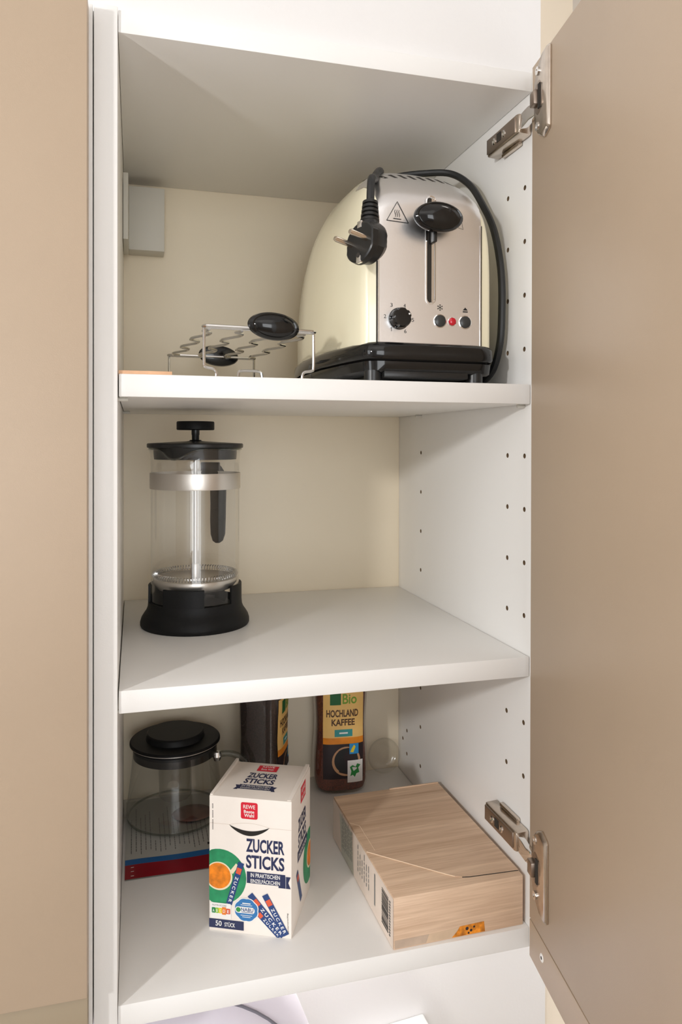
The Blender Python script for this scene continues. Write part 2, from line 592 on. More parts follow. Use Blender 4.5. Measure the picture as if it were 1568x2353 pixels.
# open door on the right
DO = Vector((0.3556, -0.0150, 0.0))
DA = math.atan2(-0.986, -0.168)
door = MB().box(0, 0.396, 0, 0.019, 0.0203, 0.783).build('door', M['beige'], cab, bevel=0.0008)
door.location = (DO.x, DO.y, CZ)
door.rotation_euler = (0, 0, DA)
MB().box(0.0, 0.396, 0.0, 0.019, -0.0145, 0.0192).build('grip_strip', M['beige'], door, bevel=0.0008)
MB().box(0.002, 0.394, 0.003, 0.016, 0.0190, 0.0205).build('gap_dark_strip', M['gap'], door, smooth=0)  # added near-black strip makes the open gap read dark
FRY = (Vector((1, 0, 0)), Vector((0, 0, 1)), Vector((0, -1, 0)))
MB().lathe([(0, -0.001), (0.0034, -0.001), (0.0036, 0.0004), (0.0030, 0.0009), (0.0014, 0.0007), (0.0013, 0.0002), (0, 0.0002)], 20, (0.031, 0, 0.0045), FRY).build('screw_cap', M['white_print'], door)
MB().lathe([(0, 0.0002), (0.0013, 0.0002), (0.0013, 0.0009), (0, 0.0009)], 12, (0.031, 0, 0.0045), FRY).build('screw_hole', M['gap'], door)


def hinge(zc, zp, up):
    """clip hinge: arm on the side panel, link, cup plate on the door"""
    # arm body, a tapered channel on the side panel
    arm = MB()
    x0, x1 = 0.3495, W - 0.0005
    rows = []
    for y, h, xin in ((0.0640, 0.0078, 0.3520), (0.0620, 0.0088, 0.3508), (0.0200, 0.0090, 0.3500), (0.0040, 0.0092, 0.3500), (0.0000, 0.0086, 0.3506)):
        rows.append([(xin, y, zc - h), (xin, y, zc + h), (x1, y, zc + h * 1.08), (x1, y, zc - h * 1.08)])
    arm.loft(rows)
    a = cpart(arm, 'hinge', M['nickel'], bevel=0.0012)
    cpart(MB().box(0.3489, 0.3510, 0.0045, 0.0610, zc - 0.0072, zc + 0.0072), 'arm_cover', M['nickel_dark'], a, bevel=0.0006)
    FX = (Vector((0, 1, 0)), Vector((0, 0, 1)), Vector((-1, 0, 0)))
    for yy in (0.0450, 0.0255):
        cpart(MB().lathe([(0, 0), (0.0034, 0), (0.0034, 0.0006), (0.0020, 0.0012), (0.0010, 0.0006), (0, 0.0006)], 16, (0.3489, yy, zc), FX), 'screw', M['chrome'], a)
    cpart(MB().box(0.3484, 0.3492, 0.0315, 0.0392, zc - 0.0034, zc + 0.0048), 'slot', M['gap'], a, smooth=0)
    # mounting plate wing
    s = 1 if up else -1
    z1 = zc + s * 0.0095
    wing = MB()
    wing.box(W - 0.0045, W - 0.0006, 0.016, 0.050, min(z1, z1 + s * 0.0035), max(z1, z1 + s * 0.0035))
    cpart(wing, 'mounting_plate', M['nickel'], a, bevel=0.0006)
    # link from arm to cup
    lk = MB()
    pts = [(0.3555, 0.001), (0.3540, -0.010), (0.3525, -0.020), (0.3545, -0.033)]
    rows = []
    for (x, y), hz in zip(pts, (0.0070, 0.0068, 0.0062, 0.0055)):
        rows.append([(x - 0.0042, y, zc - hz), (x - 0.0042, y, zc + hz), (x + 0.0018, y, zc + hz), (x + 0.0018, y, zc - hz)])
    lk.loft(rows)
    cpart(lk, 'link', M['chrome'], a, bevel=0.0008)
    # cup plate on the inner face of the door (door frame coordinates)
    X = Vector((-0.168, -0.986, 0)).normalized()
    N = Vector((-0.986, 0.168, 0)).normalized()
    Zv = Vector((0, 0, 1))

    def dp(u, v, n):
        return tuple(Vector((DO.x, DO.y, 0)) + X * u + Zv * (zp + v) + N * n)
    pl = MB()
    hz = 0.0375
    out = [(0.0435, -hz + 0.004), (0.0455, -hz + 0.006), (0.0455, hz - 0.002), (0.0430, hz), (0.0330, hz - 0.0012), (0.0220, hz - 0.008),
           (0.0135, hz - 0.020), (0.0125, hz - 0.028), (0.0125, -hz + 0.026), (0.0145, -hz + 0.014), (0.0220, -hz + 0.006), (0.0330, -hz + 0.001)]
    if up:
        out = [(u, -v) for u, v in out]
    cx = 0.030
    rows = []
    for k, n in ((1.0, 0.0002), (1.0, 0.0012), (0.90, 0.0034), (0.82, 0.0040)):
        rows.append([dp(cx + (u - cx) * k, v * (k * 0.5 + 0.5), n) for u, v in out])
    pl.loft(rows)
    cpart(pl, 'cup_plate', M['nickel'], a, smooth=30)
    cp = MB()
    cp.lathe([(0, 0.0041), (0.0125, 0.0041), (0.0135, 0.0036)], 28, dp(0.0255, 0, 0), (X, Zv, N), sx=0.72, sy=1.15)
    cpart(cp, 'cup', M['nickel_dark'], a)
    cpart(MB().obox(dp(0.0290, 0, 0.0046), X, Zv, N, 0.0022, 0.0105, 0.0005), 'cup_slot', M['gap'], a, smooth=0)
    cpart(MB().obox(dp(0.0225, 0.0, 0.0058), X, Zv, N, 0.0050, 0.0062, 0.0030), 'link_end', M['nickel_dark'], a, bevel=0.0008)
    for sv in (-1, 1):
        cpart(MB().lathe([(0, 0.0030), (0.0036, 0.0030), (0.0036, 0.0046), (0.0016, 0.0048), (0.0008, 0.0040), (0, 0.0040)], 16, dp(0.0230, sv * 0.0240, 0), (X, Zv, N)), 'screw', M['chrome'], a)
    return a


hinge(0.7395, 0.7445, False)
hinge(0.0800, 0.0780, True)

# ------------------------------------------------------------------ closed neighbour cabinet on the left
nb = empty('wall_cabinet', 'closed beige-fronted wall cabinet cut off by the left edge of the photo', 'cabinet', (-0.228, 0, -0.0183))


def npart(mb, name, m, parent=nb, **k):
    mb.v = [(x + 0.228, y, z + CZ) for x, y, z in mb.v]
    return mb.build(name, m, parent, **k)


npart(MB().box(-0.037, -0.0190, -0.0028, 0.359, -0.0183, 0.787), 'side_panel', M['white'], bevel=0.0006)
npart(MB().box(-0.437, -0.419, -0.0028, 0.359, -0.0183, 0.787), 'side_panel', M['white'], bevel=0.0006)
npart(MB().box(-0.419, -0.037, 0.001, 0.359, ZT, 0.787), 'top_panel', M['white'])
npart(MB().box(-0.419, -0.037, 0.001, 0.359, -0.0183, 0.0), 'bottom_panel', M['white'])
nd = npart(MB().box(-0.4345, -0.0217, -0.0235, -0.0045, 0.0275, 0.783), 'door', M['beige'], bevel=0.0008)
npart(MB().box(-0.4345, -0.0217, -0.0195, -0.0045, -0.0145, 0.0270), 'grip_strip', M['beige_dark'], nd, bevel=0.0006)

# ------------------------------------------------------------------ toaster
TO = Vector((0.2728, 0.012, Z2))
toa = empty('toaster', 'cream and steel two-slice toaster with black base on the top shelf', 'toaster', TO, math.radians(1.0))
BY = 0.009
ZB = 0.035
# t, top height, half width, exponent
PATH = [(0.0, 0.160, 0.0578, 6.0), (0.0012, 0.1665, 0.0605, 5.8), (0.0040, 0.1725, 0.0625, 5.6), (0.010, 0.1800, 0.0643, 5.2), (0.022, 0.191, 0.0660, 4.6),
        (0.040, 0.2020, 0.0685, 3.9), (0.065, 0.2125, 0.0715, 3.2), (0.095, 0.2205, 0.0745, 2.8), (0.130, 0.2245, 0.0765, 2.6), (0.165, 0.2250, 0.0765, 2.6),
        (0.195, 0.221, 0.0750, 2.6), (0.220, 0.213, 0.0720, 2.6), (0.240, 0.202, 0.0680, 2.7), (0.256, 0.190, 0.0625, 2.9), (0.266, 0.172, 0.056, 3.2), (0.270, 0.150, 0.050, 3.6)]


def arch(x, hw, zt, n):
    return ZB + (zt - ZB) * max(0.0, 1 - abs(x / hw) ** n) ** (1 / n)


NS = 44
rows = []
for t, zt, hw, n in PATH:
    row = [(hw * 0.985, BY + t, ZB - 0.004)]
    for k in range(NS + 1):
        a = PI * k / NS
        c, s_ = math.cos(a), math.sin(a)
        row.append((hw * math.copysign(abs(c) ** (2 / n), c), BY + t, ZB + (zt - ZB) * abs(s_) ** (2 / n)))
    row.append((-hw * 0.985, BY + t, ZB - 0.004))
    rows.append(row)
MB().loft(rows).build('body', M['cream_enamel'], toa, smooth=50)

# steel band: front face and over the top
SW = 0.0508
cols = [-SW + 2 * SW * k / 28 for k in range(29)]
OFF = 0.0010
rows = []
z0s = ZB + 0.0005
for z in (0.0, 0.25, 0.5, 0.75):
    rows.append([(x, BY - OFF, z0s + (arch(x, PATH[0][2], PATH[0][1], PATH[0][3]) - z0s) * z) for x in cols])
for t, zt, hw, n in PATH[:7]:
    e = OFF * (1 if t > 0.01 else 0.75)
    rows.append([(x, BY + t - OFF * max(0.0, 1 - t / 0.03), arch(x, hw, zt, n) + e * min(1.0, t / 0.004)) for x in cols])
sb = MB().loft(rows, closed_rows=False)
for side in (0, -1):     # folded edges
    sb.loft([[r[side] for r in rows], [(r[side][0] * 0.995, r[side][1] + (0.004 if i < 5 else 0.0), r[side][2] - (0.0 if i < 5 else 0.004)) for i, r in enumerate(rows)]], closed_rows=False)
steel = sb.build('steel_panel', M['steel_face'], toa, smooth=40)
for sx in (-1, 1):
    zt_ = arch(SW, PATH[0][2], PATH[0][1], PATH[0][3])
    x = sx * (SW + 0.0006)
    MB().tube([(x, BY - 0.0002, z0s), (x, BY - 0.0002, zt_)], 0.0007, 6).build('trim_line', M['gap'], steel)
    x = sx * (SW - 0.0008)
    MB().tube([(x, BY - OFF - 0.0001, z0s), (x, BY - OFF - 0.0001, zt_)], 0.0005, 6).build('chrome_edge', M['chrome'], steel)


TPW = 0.0335
rows = []
for t, zt, hw, n in PATH[6:12]:
    rows.append([(x * TPW / SW, BY + t, arch(x * TPW / SW, hw, zt, n) + OFF * 0.8) for x in cols])
MB().loft(rows, closed_rows=False).build('top_plate', M['steel_face'], toa, smooth=40)


def surf(x, t):
    for a, b in zip(PATH, PATH[1:]):
        if a[0] <= t <= b[0]:
            f = (t - a[0]) / (b[0] - a[0])
            return arch(x, a[2], a[1], a[3]) * (1 - f) + arch(x, b[2], b[1], b[3]) * f
    return 0


for k in range(10):      # vent slots along the top front edge
    x = -0.0440 + k * 0.0096
    vm = MB()
    out = []
    for dx, t in ((-0.0030, 0.037), (-0.0004, 0.0255), (0.0030, 0.0255), (0.0006, 0.037)):
        out.append((x + dx - 0.0, BY + t, surf(x + dx, t) + OFF + 0.0003))
    vm.add(out + [(a, b, c - 0.001) for a, b, c in out], [(0, 1, 2, 3), (0, 4, 5, 1), (1, 5, 6, 2), (2, 6, 7, 3), (3, 7, 4, 0)])
    vm.build('vent_slot', M['gap'], steel, smooth=0)

# lever slot
LX = 0.0
YF = BY - OFF


def ff(x, z, layer=1):     # toaster front face map
    return (x, YF - 0.00015 * layer, z)


def stadium(cx, z0, z1, r, n=10):
    out = []
    for k in range(n + 1):
        a = PI * k / n
        out.append((cx + r * math.cos(a), z1 - r + r * math.sin(a)))
    for k in range(n + 1):
        a = PI + PI * k / n
        out.append((cx + r * math.cos(a), z0 + r + r * math.sin(a)))
    return out


so = stadium(LX, 0.0720, 0.1710, 0.0050)
si = stadium(LX, 0.0733, 0.1697, 0.0039)
rim = MB()
n_ = len(so)
rows = [[(x, YF, z) for x, z in so], [(x, YF - 0.0009, z) for x, z in so], [(x, YF - 0.0011, z) for x, z in si], [(x, YF + 0.0002, z) for x, z in si]]
rim.loft(rows, cap0=False, cap1=False)
slot = rim.build('lever_slot', M['chrome'], toa)
decal(ff, [stadium(LX - 0.0010, 0.0737, 0.1690, 0.0029)], 'slot_opening', M['gap'], slot, 2)
decal(ff, [stadium(LX + 0.0022, 0.0738, 0.1692, 0.0014)], 'slot_wall', M['chrome'], slot, 3)
# lever knob
KC = Vector((0.0005, -0.0060, 0.1468))
FY = (Vector((1, 0, 0)), Vector((0, 0, 1)), Vector((0, -1, 0)))
kn = MB().lathe([(0, -0.006), (0.55, -0.006), (0.85, -0.0045), (0.97, -0.001), (1.0, 0.002), (0.97, 0.005), (0.90, 0.0062), (0.85, 0.0058), (0.80, 0.0062), (0.66, 0.0085), (0.4, 0.0102), (0.15, 0.0108), (0, 0.0109)],
                40, KC, FY, sx=0.0235, sy=0.0134)
kn = kn.build('lever_knob', M['black_gloss'], toa)
MB().box(-0.0016, 0.0022, KC.y + 0.004, YF + 0.001, KC.z - 0.020, KC.z + 0.004).build('lever_arm', M['black'], kn, bevel=0.0005)

# browning dial
DC = (-0.0308, YF, 0.0575)
dl = MB()
prof = []
for z, r, dp_ in ((0, 0.0098, 0.0), (0.0016, 0.0098, 0.0), (0.0020, 0.0094, 0.13), (0.0095, 0.0088, 0.12), (0.0108, 0.0080, 0.06), (0.0111, 0.0055, 0.0)):
    ring = []
    for k in range(72):
        a = 2 * PI * k / 72
        rr = r * (1 - dp_ * (math.cos(6 * a) > 0.55))
        ring.append((DC[0] + rr * math.cos(a), DC[1] - z, DC[2] + rr * math.sin(a)))
    prof.append(ring)
dl.loft(prof)
dl = dl.build('browning_dial', M['black_gloss'], toa, smooth=30)
MB().lathe([(0, 0.0106), (0.0010, 0.0106), (0.0008, 0.0114), (0, 0.0115)], 12, (DC[0] + 0.0060, DC[1], DC[2] + 0.0030), FY).build('pointer_dot', M['white_print'], dl)
for nm, x, m_, r in (('defrost_button', 0.0093, 'button', 0.0056), ('eject_button', 0.0346, 'button', 0.0056), ('indicator_light', 0.0215, 'red_led', 0.0037)):
    b = MB().lathe([(0, 0), (r, 0), (r, 0.0012), (r * 0.93, 0.0020), (r * 0.6, 0.0027), (0, 0.0030)], 28, (x, YF, 0.0574), FY).build(nm, M[m_], toa)
    MB().lathe([(r * 0.99, -0.0002), (r * 1.14, 0.0), (r * 1.14, 0.0005), (r * 1.0, 0.0008)], 28, (x, YF, 0.0574), FY).build('ring', M['chrome'], b)
# printed signs
mk = MB()
for s_, x, z in (('2', -0.0440, 0.0592), ('3', -0.0378, 0.0696), ('4', -0.0252, 0.0696), ('5', -0.0172, 0.0572), ('6', -0.0244, 0.0466)):
    w = 0.0011
    put_text(mk, s_, ff, (x - w, x + w, z - 0.0017, z + 0.0017), 1)
put_poly(mk, [(-0.0380, 0.0461), (-0.0375, 0.0461), (-0.0375, 0.0495), (-0.0380, 0.0495)], ff, 1)
put_poly(mk, [(-0.0388, 0.0486), (-0.0380, 0.0490), (-0.0380, 0.0495), (-0.0388, 0.0490)], ff, 1)
mk.build('numbers', M['print_dark'], steel, smooth=0)
sg = []
cx, cz = 0.0095, 0.0698
for k in range(3):
    a = PI / 2 + k * PI / 3
    dx, dz = math.cos(a) * 0.0028, math.sin(a) * 0.0028
    sg.append(bar((cx - dx, cz - dz), (cx + dx, cz + dz), 0.00045))
for k in range(6):
    a = PI / 2 + k * PI / 3
    ex, ez = cx + math.cos(a) * 0.0018, cz + math.sin(a) * 0.0018
    for s_ in (-0.6, 0.6):
        sg.append(bar((ex, ez), (ex + math.cos(a + s_) * 0.0011, ez + math.sin(a + s_) * 0.0011), 0.0004))
decal(ff, sg, 'snowflake_sign', M['print_dark'], steel)
decal(ff, [[(0.0324, 0.0684), (0.0374, 0.0684), (0.0349, 0.0712)], [(0.0324, 0.0666), (0.0374, 0.0666), (0.0374, 0.0677), (0.0324, 0.0677)]], 'eject_sign', M['print_dark'], steel)


def warn(cx, cz, s):
    P = [(cx - 0.0100 * s, cz - 0.0078 * s), (cx + 0.0108 * s, cz - 0.0088 * s), (cx, cz + 0.0096 * s)]
    out = [bar(P[0], P[1], 0.00055), bar(P[1], P[2], 0.00055), bar(P[2], P[0], 0.00055)]
    for k in (-1, 0, 1):
        px = cx + k * 0.0019 * s
        pts = [(px + 0.0005 * s * math.sin(i * 1.57), cz - 0.0042 * s + i * 0.0016 * s) for i in range(5)]
        out += [bar(a, b, 0.0004) for a, b in zip(pts, pts[1:])]
    out.append(bar((cx - 0.0038 * s, cz - 0.0057 * s), (cx + 0.0038 * s, cz - 0.0060 * s), 0.0006))
    return out


decal(ff, warn(-0.0326, 0.1530, 1.0), 'hot_surface_sign', M['print_dark'], steel, 3)
decal(ff, [bar((0.026, 0.1445), (0.0325, 0.1430), 0.0003), bar((0.0325, 0.1430), (0.0312, 0.149), 0.0003), bar((0.0312, 0.149), (0.026, 0.1445), 0.0003)], 'small_sign', M['print_dark'], steel)

# black base in two tiers
BP = [(0.0, 0.047), (0.0015, 0.056), (0.005, 0.0615), (0.011, 0.0645), (0.03, 0.0690), (0.06, 0.0745), (0.10, 0.0795), (0.14, 0.0815), (0.18, 0.0815), (0.215, 0.0785), (0.245, 0.0730), (0.268, 0.0660), (0.280, 0.056), (0.285, 0.044)]


def base_outline(k):
    o = [((hw - k), t + (k if t < 0.1 else -k)) for t, hw in BP]
    return o + [(-x, t) for x, t in reversed(o)]


bs = MB()
for zs in (((0.0205, 0.0012), (0.0225, 0.0), (0.0320, 0.0004), (0.0352, 0.0028), (0.0362, 0.0062)),):
    bs.loft([[(x, y, z) for x, y in base_outline(k)] for z, k in zs])
base = bs.build('base', M['black_gloss'], toa, smooth=45)
MB().loft([[(x, y, z) for x, y in base_outline(k)] for z, k in ((0.0080, 0.010), (0.0085, 0.004), (0.0100, 0.0022), (0.0185, 0.0014), (0.0196, 0.0030))]).build('lower_base', M['black_gloss'], base, smooth=45)
MB().loft([[(x, y, z) for x, y in base_outline(0.006)] for z in (0.0190, 0.0215)]).build('groove', M['gap'], base)
MB().box(-0.0470, 0.0350, 0.0015, 0.20, 0.0040, 0.0100).build('crumb_tray', M['black'], toa, bevel=0.0012)
for fx, fy in ((-0.0540, 0.012), (0.0450, 0.010), (-0.0560, 0.250), (0.0560, 0.250)):
    MB().lathe([(0, 0), (0.0072, 0), (0.0080, 0.001), (0.0080, 0.0105), (0, 0.0105)], 20, (fx, fy, 0)).build('foot', M['black'], toa)

# cord: from the plug over the top, across, and down the right side
w2l = lambda p: tuple(Matrix.Rotation(-math.radians(1.0), 3, 'Z') @ (Vector(p) - TO))
PD = Vector((-0.9018, -0.4114, 0.1323)).normalized()   # where the pins point
PE = Vector((0.4257, -0.8983, 0.1083)).normalized()
PCd = PE.cross(PD).normalized()                         # where the cable leaves
if PCd.z < 0:
    PCd = -PCd
FC = Vector((0.1945, -0.0130, 0.6160))                  # centre of the plug face
relief1 = FC - PD * 0.0115 + PCd * 0.041


def on_top(x, t, up=0.0040):
    return (x, BY + t, surf(x, t) + up)


cp_ = [w2l(relief1), w2l(relief1 + PCd * 0.010), w2l(relief1 + PCd * 0.020 + Vector((0.001, 0.002, 0))), w2l(relief1 + PCd * 0.0255 + Vector((0.0045, 0.0095, 0))), on_top(-0.0460, 0.022, 0.0052), on_top(-0.0390, 0.038), on_top(-0.0270, 0.062),
       on_top(-0.0120, 0.105), on_top(-0.0040, 0.160), on_top(-0.0020, 0.200), on_top(0.0, 0.232, 0.0045), (0.0010, BY + 0.2640, 0.190), (0.0015, BY + 0.2765, 0.150), (0.002, BY + 0.2790, 0.090)]
MB().tube(smooth_path(cp_, 8), 0.0036, 10).build('cord', M['rubber'], toa)
c2 = [Vector((0.270, 0.180, 0.7385)), Vector((0.2900, 0.155, 0.7380)), Vector((0.3120, 0.138, 0.7375)), Vector((0.3360, 0.120, 0.7335)), Vector((0.3485, 0.098, 0.7150)), Vector((0.3535, 0.076, 0.6860)), Vector((0.3553, 0.060, 0.6620)), Vector((0.3558, 0.049, 0.6360)),
      Vector((0.3560, 0.0425, 0.6080)), Vector((0.3560, 0.0415, 0.5750)), Vector((0.3555, 0.0450, 0.5420)), Vector((0.3545, 0.062, 0.5160)), Vector((0.352, 0.100, 0.5062)), Vector((0.350, 0.160, 0.5058))]
MB().tube(smooth_path([w2l(p) for p in c2], 8), 0.0036, 10).build('cord', M['rubber'], toa)
# plug
R1 = Matrix.Rotation(-math.radians(1.0), 3, 'Z')
d_, e_, c_ = R1 @ PD, R1 @ PCd.cross(PD), R1 @ PCd
fc = Vector(w2l(FC))


def pp(x, y, z):
    return tuple(fc + e_ * x + c_ * y + d_ * z)


pg = MB()
NP = 32
rows = []
for z, r, cy, neck in ((0.0, 0.0165, 0, 0.0), (-0.0008, 0.0178, 0, 0.0), (-0.0060, 0.0183, 0, 0.0), (-0.0064, 0.0172, 0.0006, 0.0022), (-0.0150, 0.0165, 0.001, 0.0045), (-0.0210, 0.0130, 0.003, 0.0055), (-0.0235, 0.0090, 0.005, 0.0050)):
    row = []
    for k in range(NP):
        a = 2 * PI * k / NP
        ca, sa = math.cos(a), math.sin(a)
        # keyed flats left and right, neck bulge toward the cable
        rr = r * (1 - 0.07 * (abs(ca) > 0.94)) + neck * max(0.0, sa) ** 3
        row.append(pp(rr * ca, rr * sa + cy, z))
    rows.append(row)
pg.loft(rows)
plug = pg.build('plug', M['black'], toa, smooth=28)
nk = MB()
rows = []
for y, wx, wz in ((0.008, 0.0115, 0.0090), (0.015, 0.0098, 0.0085), (0.022, 0.0078, 0.0078)):
    rows.append([pp(wx * math.cos(2 * PI * k / 20), y, -0.0115 + wz * math.sin(2 * PI * k / 20)) for k in range(20)])
nk.loft(rows).build('neck', M['black'], plug)
sr = MB()
pf = []
for k in range(5):
    y = 0.021 + k * 0.0040
    r = 0.0082 - k * 0.00035
    pf += [(r - 0.0022, y), (r, y + 0.0004), (r, y + 0.0026), (r - 0.0022, y + 0.0030)]
pf = [(0, 0.020)] + pf + [(0.0040, 0.0415), (0, 0.0415)]
sr.lathe(pf, 20, pp(0, 0, -0.0115), (e_, d_, c_)).build('strain_relief', M['black'], plug, smooth=25)
for sx in (-1, 1):
    MB().lathe([(0, -0.001), (0.0024, -0.001), (0.0024, 0.0170), (0.0019, 0.0187), (0, 0.0190)], 16, pp(sx * 0.0095, 0, 0), (e_, c_, d_)).build('pin', M['gold_pin'], plug)
for sy in (-1, 1):
    MB().obox(pp(0, sy * 0.0155, -0.0010), e_, c_, d_, 0.0026, 0.0030, 0.0016).build('earth_clip', M['chrome'], plug, bevel=0.0004)
MB().lathe([(0, 0.0), (0.0022, 0.0), (0.0022, 0.0008), (0, 0.0008)], 14, pp(0, -0.0120, 0), (e_, c_, d_)).build('earth_socket', M['gap'], plug)

# ------------------------------------------------------------------ wire bun warmer beside the toaster
rk = empty('bun_warmer', 'chrome wire bun warmer rack with two black oval handles on the top shelf', 'wire rack', (0.1190, 0.043, Z2), math.radians(5))
WR = 0.00135


def wire(mb, pts, closed=False, n=5):
    mb.tube(smooth_path(pts, n) if not closed else pts, WR, 7, closed)


ZR = 0.0455
# front and rear double rails, bent at the ends
for y0, y1 in ((0.0, -0.010), (0.2150, 0.2250)):
    loop = []
    for k in range(9):
        a = -PI / 2 + PI * k / 8
        loop.append((0.0455 + 0.005 * math.cos(a), (y0 + y1) / 2 + (y1 - y0) / 2 * math.sin(a), ZR))
    for k in range(9):
        a = PI / 2 + PI * k / 8
        loop.append((-0.0455 + 0.005 * math.cos(a), (y0 + y1) / 2 + (y1 - y0) / 2 * math.sin(a), ZR))
    MB().tube(loop, WR, 7, True).build('rail', M['wire'], rk)
for k, xx in enumerate((-0.0440, -0.0150, 0.0140, 0.0430)):
    pts = []
    for i in range(41):
        y = 0.002 + 0.212 * i / 40
        ph = (y - 0.015) / 0.062 * 2 * PI
        s_ = math.sin(ph) + 0.33 * math.sin(2 * ph)
        dx = 0.0055 * math.tanh(1.8 * s_) if 0.012 < y < 0.205 else 0.0
        pts.append((xx + dx, y, ZR - WR))
    MB().tube(pts, WR, 7).build('wave_wire', M['wire'], rk)
for sx in (-1, 1):
    x = sx * 0.0495
    f = -sx * 0.0105
    MB().tube(smooth_path([(x, -0.004, ZR), (x, -0.0042, ZR - 0.004), (x, -0.0042, 0.0150), (x + f * 0.15, -0.0042, 0.0108), (x + f * 0.8, -0.0042, 0.0092), (x + f, -0.0042, 0.0060), (x + f, -0.0042, WR * 0.5)], 5), WR, 7).build('leg', M['wire'], rk)
    MB().tube(smooth_path([(x, 0.2195, ZR), (x, 0.2195, ZR - 0.004), (x, 0.2195, 0.02), (x, 0.2195, WR * 0.5)], 4), WR, 7).build('leg', M['wire'], rk)
ux = -0.0010
MB().tube(smooth_path([(ux - 0.0110, 0.03, WR * 0.5), (ux - 0.0110, 0.03, 0.0085), (ux - 0.0080, 0.03, 0.0118), (ux + 0.0080, 0.03, 0.0118), (ux + 0.0110, 0.03, 0.0085), (ux + 0.0110, 0.03, WR * 0.5)], 5), WR, 7).build('foot_loop', M['wire'], rk)
for hx, hy, sy in ((0.0105, -0.0105, -1), (0.0085, 0.2250, 1)):
    fry = (Vector((1, 0, -0.07)).normalized(), Vector((0.07, 0, 1)).normalized(), Vector((0, sy, 0)))
    MB().lathe([(0, -0.0045), (0.7, -0.0045), (0.93, -0.003), (1.0, 0.0), (0.95, 0.0030), (0.84, 0.0044), (0.78, 0.0040), (0.70, 0.0052), (0.45, 0.0075), (0, 0.0085)], 40, (hx, hy, 0.0478), fry, sx=0.0236, sy=0.0123).build('handle', M['black_gloss'], rk)

# ------------------------------------------------------------------ wooden board at the left of the top shelf
wbm = MB().box(0.0, 0.0414, 0.0, 0.075, 0.0, 0.0028).build('wooden_board', M['light_wood'], None, bevel=0.0004)
wbm.location = (0.0004, 0.0012, Z2)
tag(wbm, 'thin pale wooden board at the left end of the top shelf', 'board')

# ------------------------------------------------------------------ french press on the middle shelf
fp = empty('french_press', 'glass french press with black lid, base and handle on the middle shelf', 'coffee press', (0.0767, 0.2110, Z3))
MB().lathe([(0, 0), (0.0572, 0), (0.0583, 0.0018), (0.0583, 0.0052), (0.0570, 0.0095), (0.0545, 0.0135), (0.0520, 0.0170), (0.0505, 0.0210), (0.0500, 0.0265), (0.0478, 0.0268), (0.0478, 0.006), (0, 0.006)], 72).build('base', M['black_matt'], fp)
for k in range(4):      # four wall segments between the windows
    a0 = math.radians(-90 + 44 + 90 * k)
    a1 = math.radians(-90 + 96 + 90 * k)
    rows = []
    for i in range(15):
        a = a0 + (a1 - a0) * i / 14
        c, s_ = math.cos(a), math.sin(a)
        rows.append([(0.0500 * c, 0.0500 * s_, 0.0255), (0.0499 * c, 0.0499 * s_, 0.0440), (0.0492 * c, 0.0492 * s_, 0.0448), (0.0478 * c, 0.0478 * s_, 0.0448), (0.0478 * c, 0.0478 * s_, 0.0255)])
    MB().loft(rows).build('holder_wall', M['black_matt'], fp, smooth=40)
# beaker with pouring lip
SPA = math.radians(-90 - 27)
rows = []
zs = [0.0075, 0.0080, 0.012, 0.022, 0.05, 0.08, 0.11, 0.14, 0.165, 0.174, 0.180, 0.184, 0.1875, 0.190]
rs = [0.0300, 0.0400, 0.0450, 0.0474, 0.0474, 0.0474, 0.0474, 0.0474, 0.0474, 0.0474, 0.0476, 0.0480, 0.0487, 0.0492]
NG = 96


def beaker(z, r, k):
    a = 2 * PI * k / NG
    d = (a - SPA + PI) % (2 * PI) - PI
    g = math.exp(-(d / 0.27) ** 2)
    f = max(0.0, (z - 0.172) / 0.018)
    rr = r + 0.0075 * g * f ** 1.3
    return (rr * math.cos(a), rr * math.sin(a), z - 0.0105 * g * f ** 2)


for z, r in zip(zs, rs):
    rows.append([beaker(z, r, k) for k in range(NG)])
bk = MB().loft(rows, cap0=True, cap1=False).build('beaker', M['glass'], fp, smooth=80)
MB().tube([beaker(0.190, 0.0492, k) for k in range(NG)], 0.0011, 6, True).build('rim', M['glass_edge'], bk)
MB().lathe([(0.0476, 0.1475), (0.0484, 0.1475), (0.0486, 0.1485), (0.0486, 0.1635), (0.0484, 0.1645), (0.0476, 0.1645)], 72).build('steel_band', M['steel'], fp)
# lid with skirt following the lip, knob
lid = MB().lathe([(0, 0.1912), (0.0500, 0.1912), (0.0514, 0.1918), (0.0516, 0.1950), (0.0508, 0.1962), (0.030, 0.1975), (0.010, 0.1985), (0.0068, 0.1990), (0.0060, 0.2000), (0, 0.2000)], 72).build('lid', M['black'], fp)
rows = []
for z, r in ((0.1918, 0.0448), (0.1850, 0.0446), (0.1790, 0.0440), (0.1790, 0.0425), (0.1918, 0.0425)):
    row = []
    for k in range(NG):
        a = 2 * PI * k / NG
        d = (a - SPA + PI) % (2 * PI) - PI
        g = math.exp(-(d / 0.24) ** 2)
        rr = r + (0.0085 * g if z > 0.1785 and r > 0.043 else 0) * (0.4 + 0.6 * (z - 0.179) / 0.0128)
        row.append((rr * math.cos(a), rr * math.sin(a), z))
    rows.append(row)
MB().loft(rows, cap0=False, cap1=False).build('lid_skirt', M['black'], lid, smooth=50)
knb = MB().lathe([(0, 0.2108), (0.0195, 0.2108), (0.0203, 0.2114), (0.0203, 0.2190), (0.0196, 0.2200), (0, 0.2203)], 40).build('plunger_knob', M['black_matt'], fp)
MB().lathe([(0.0030, 0.1985), (0.0036, 0.1990), (0.0040, 0.2005), (0.0040, 0.2050), (0.0044, 0.2060), (0.0044, 0.2110), (0, 0.2110)], 20).build('stem', M['black'], knb)
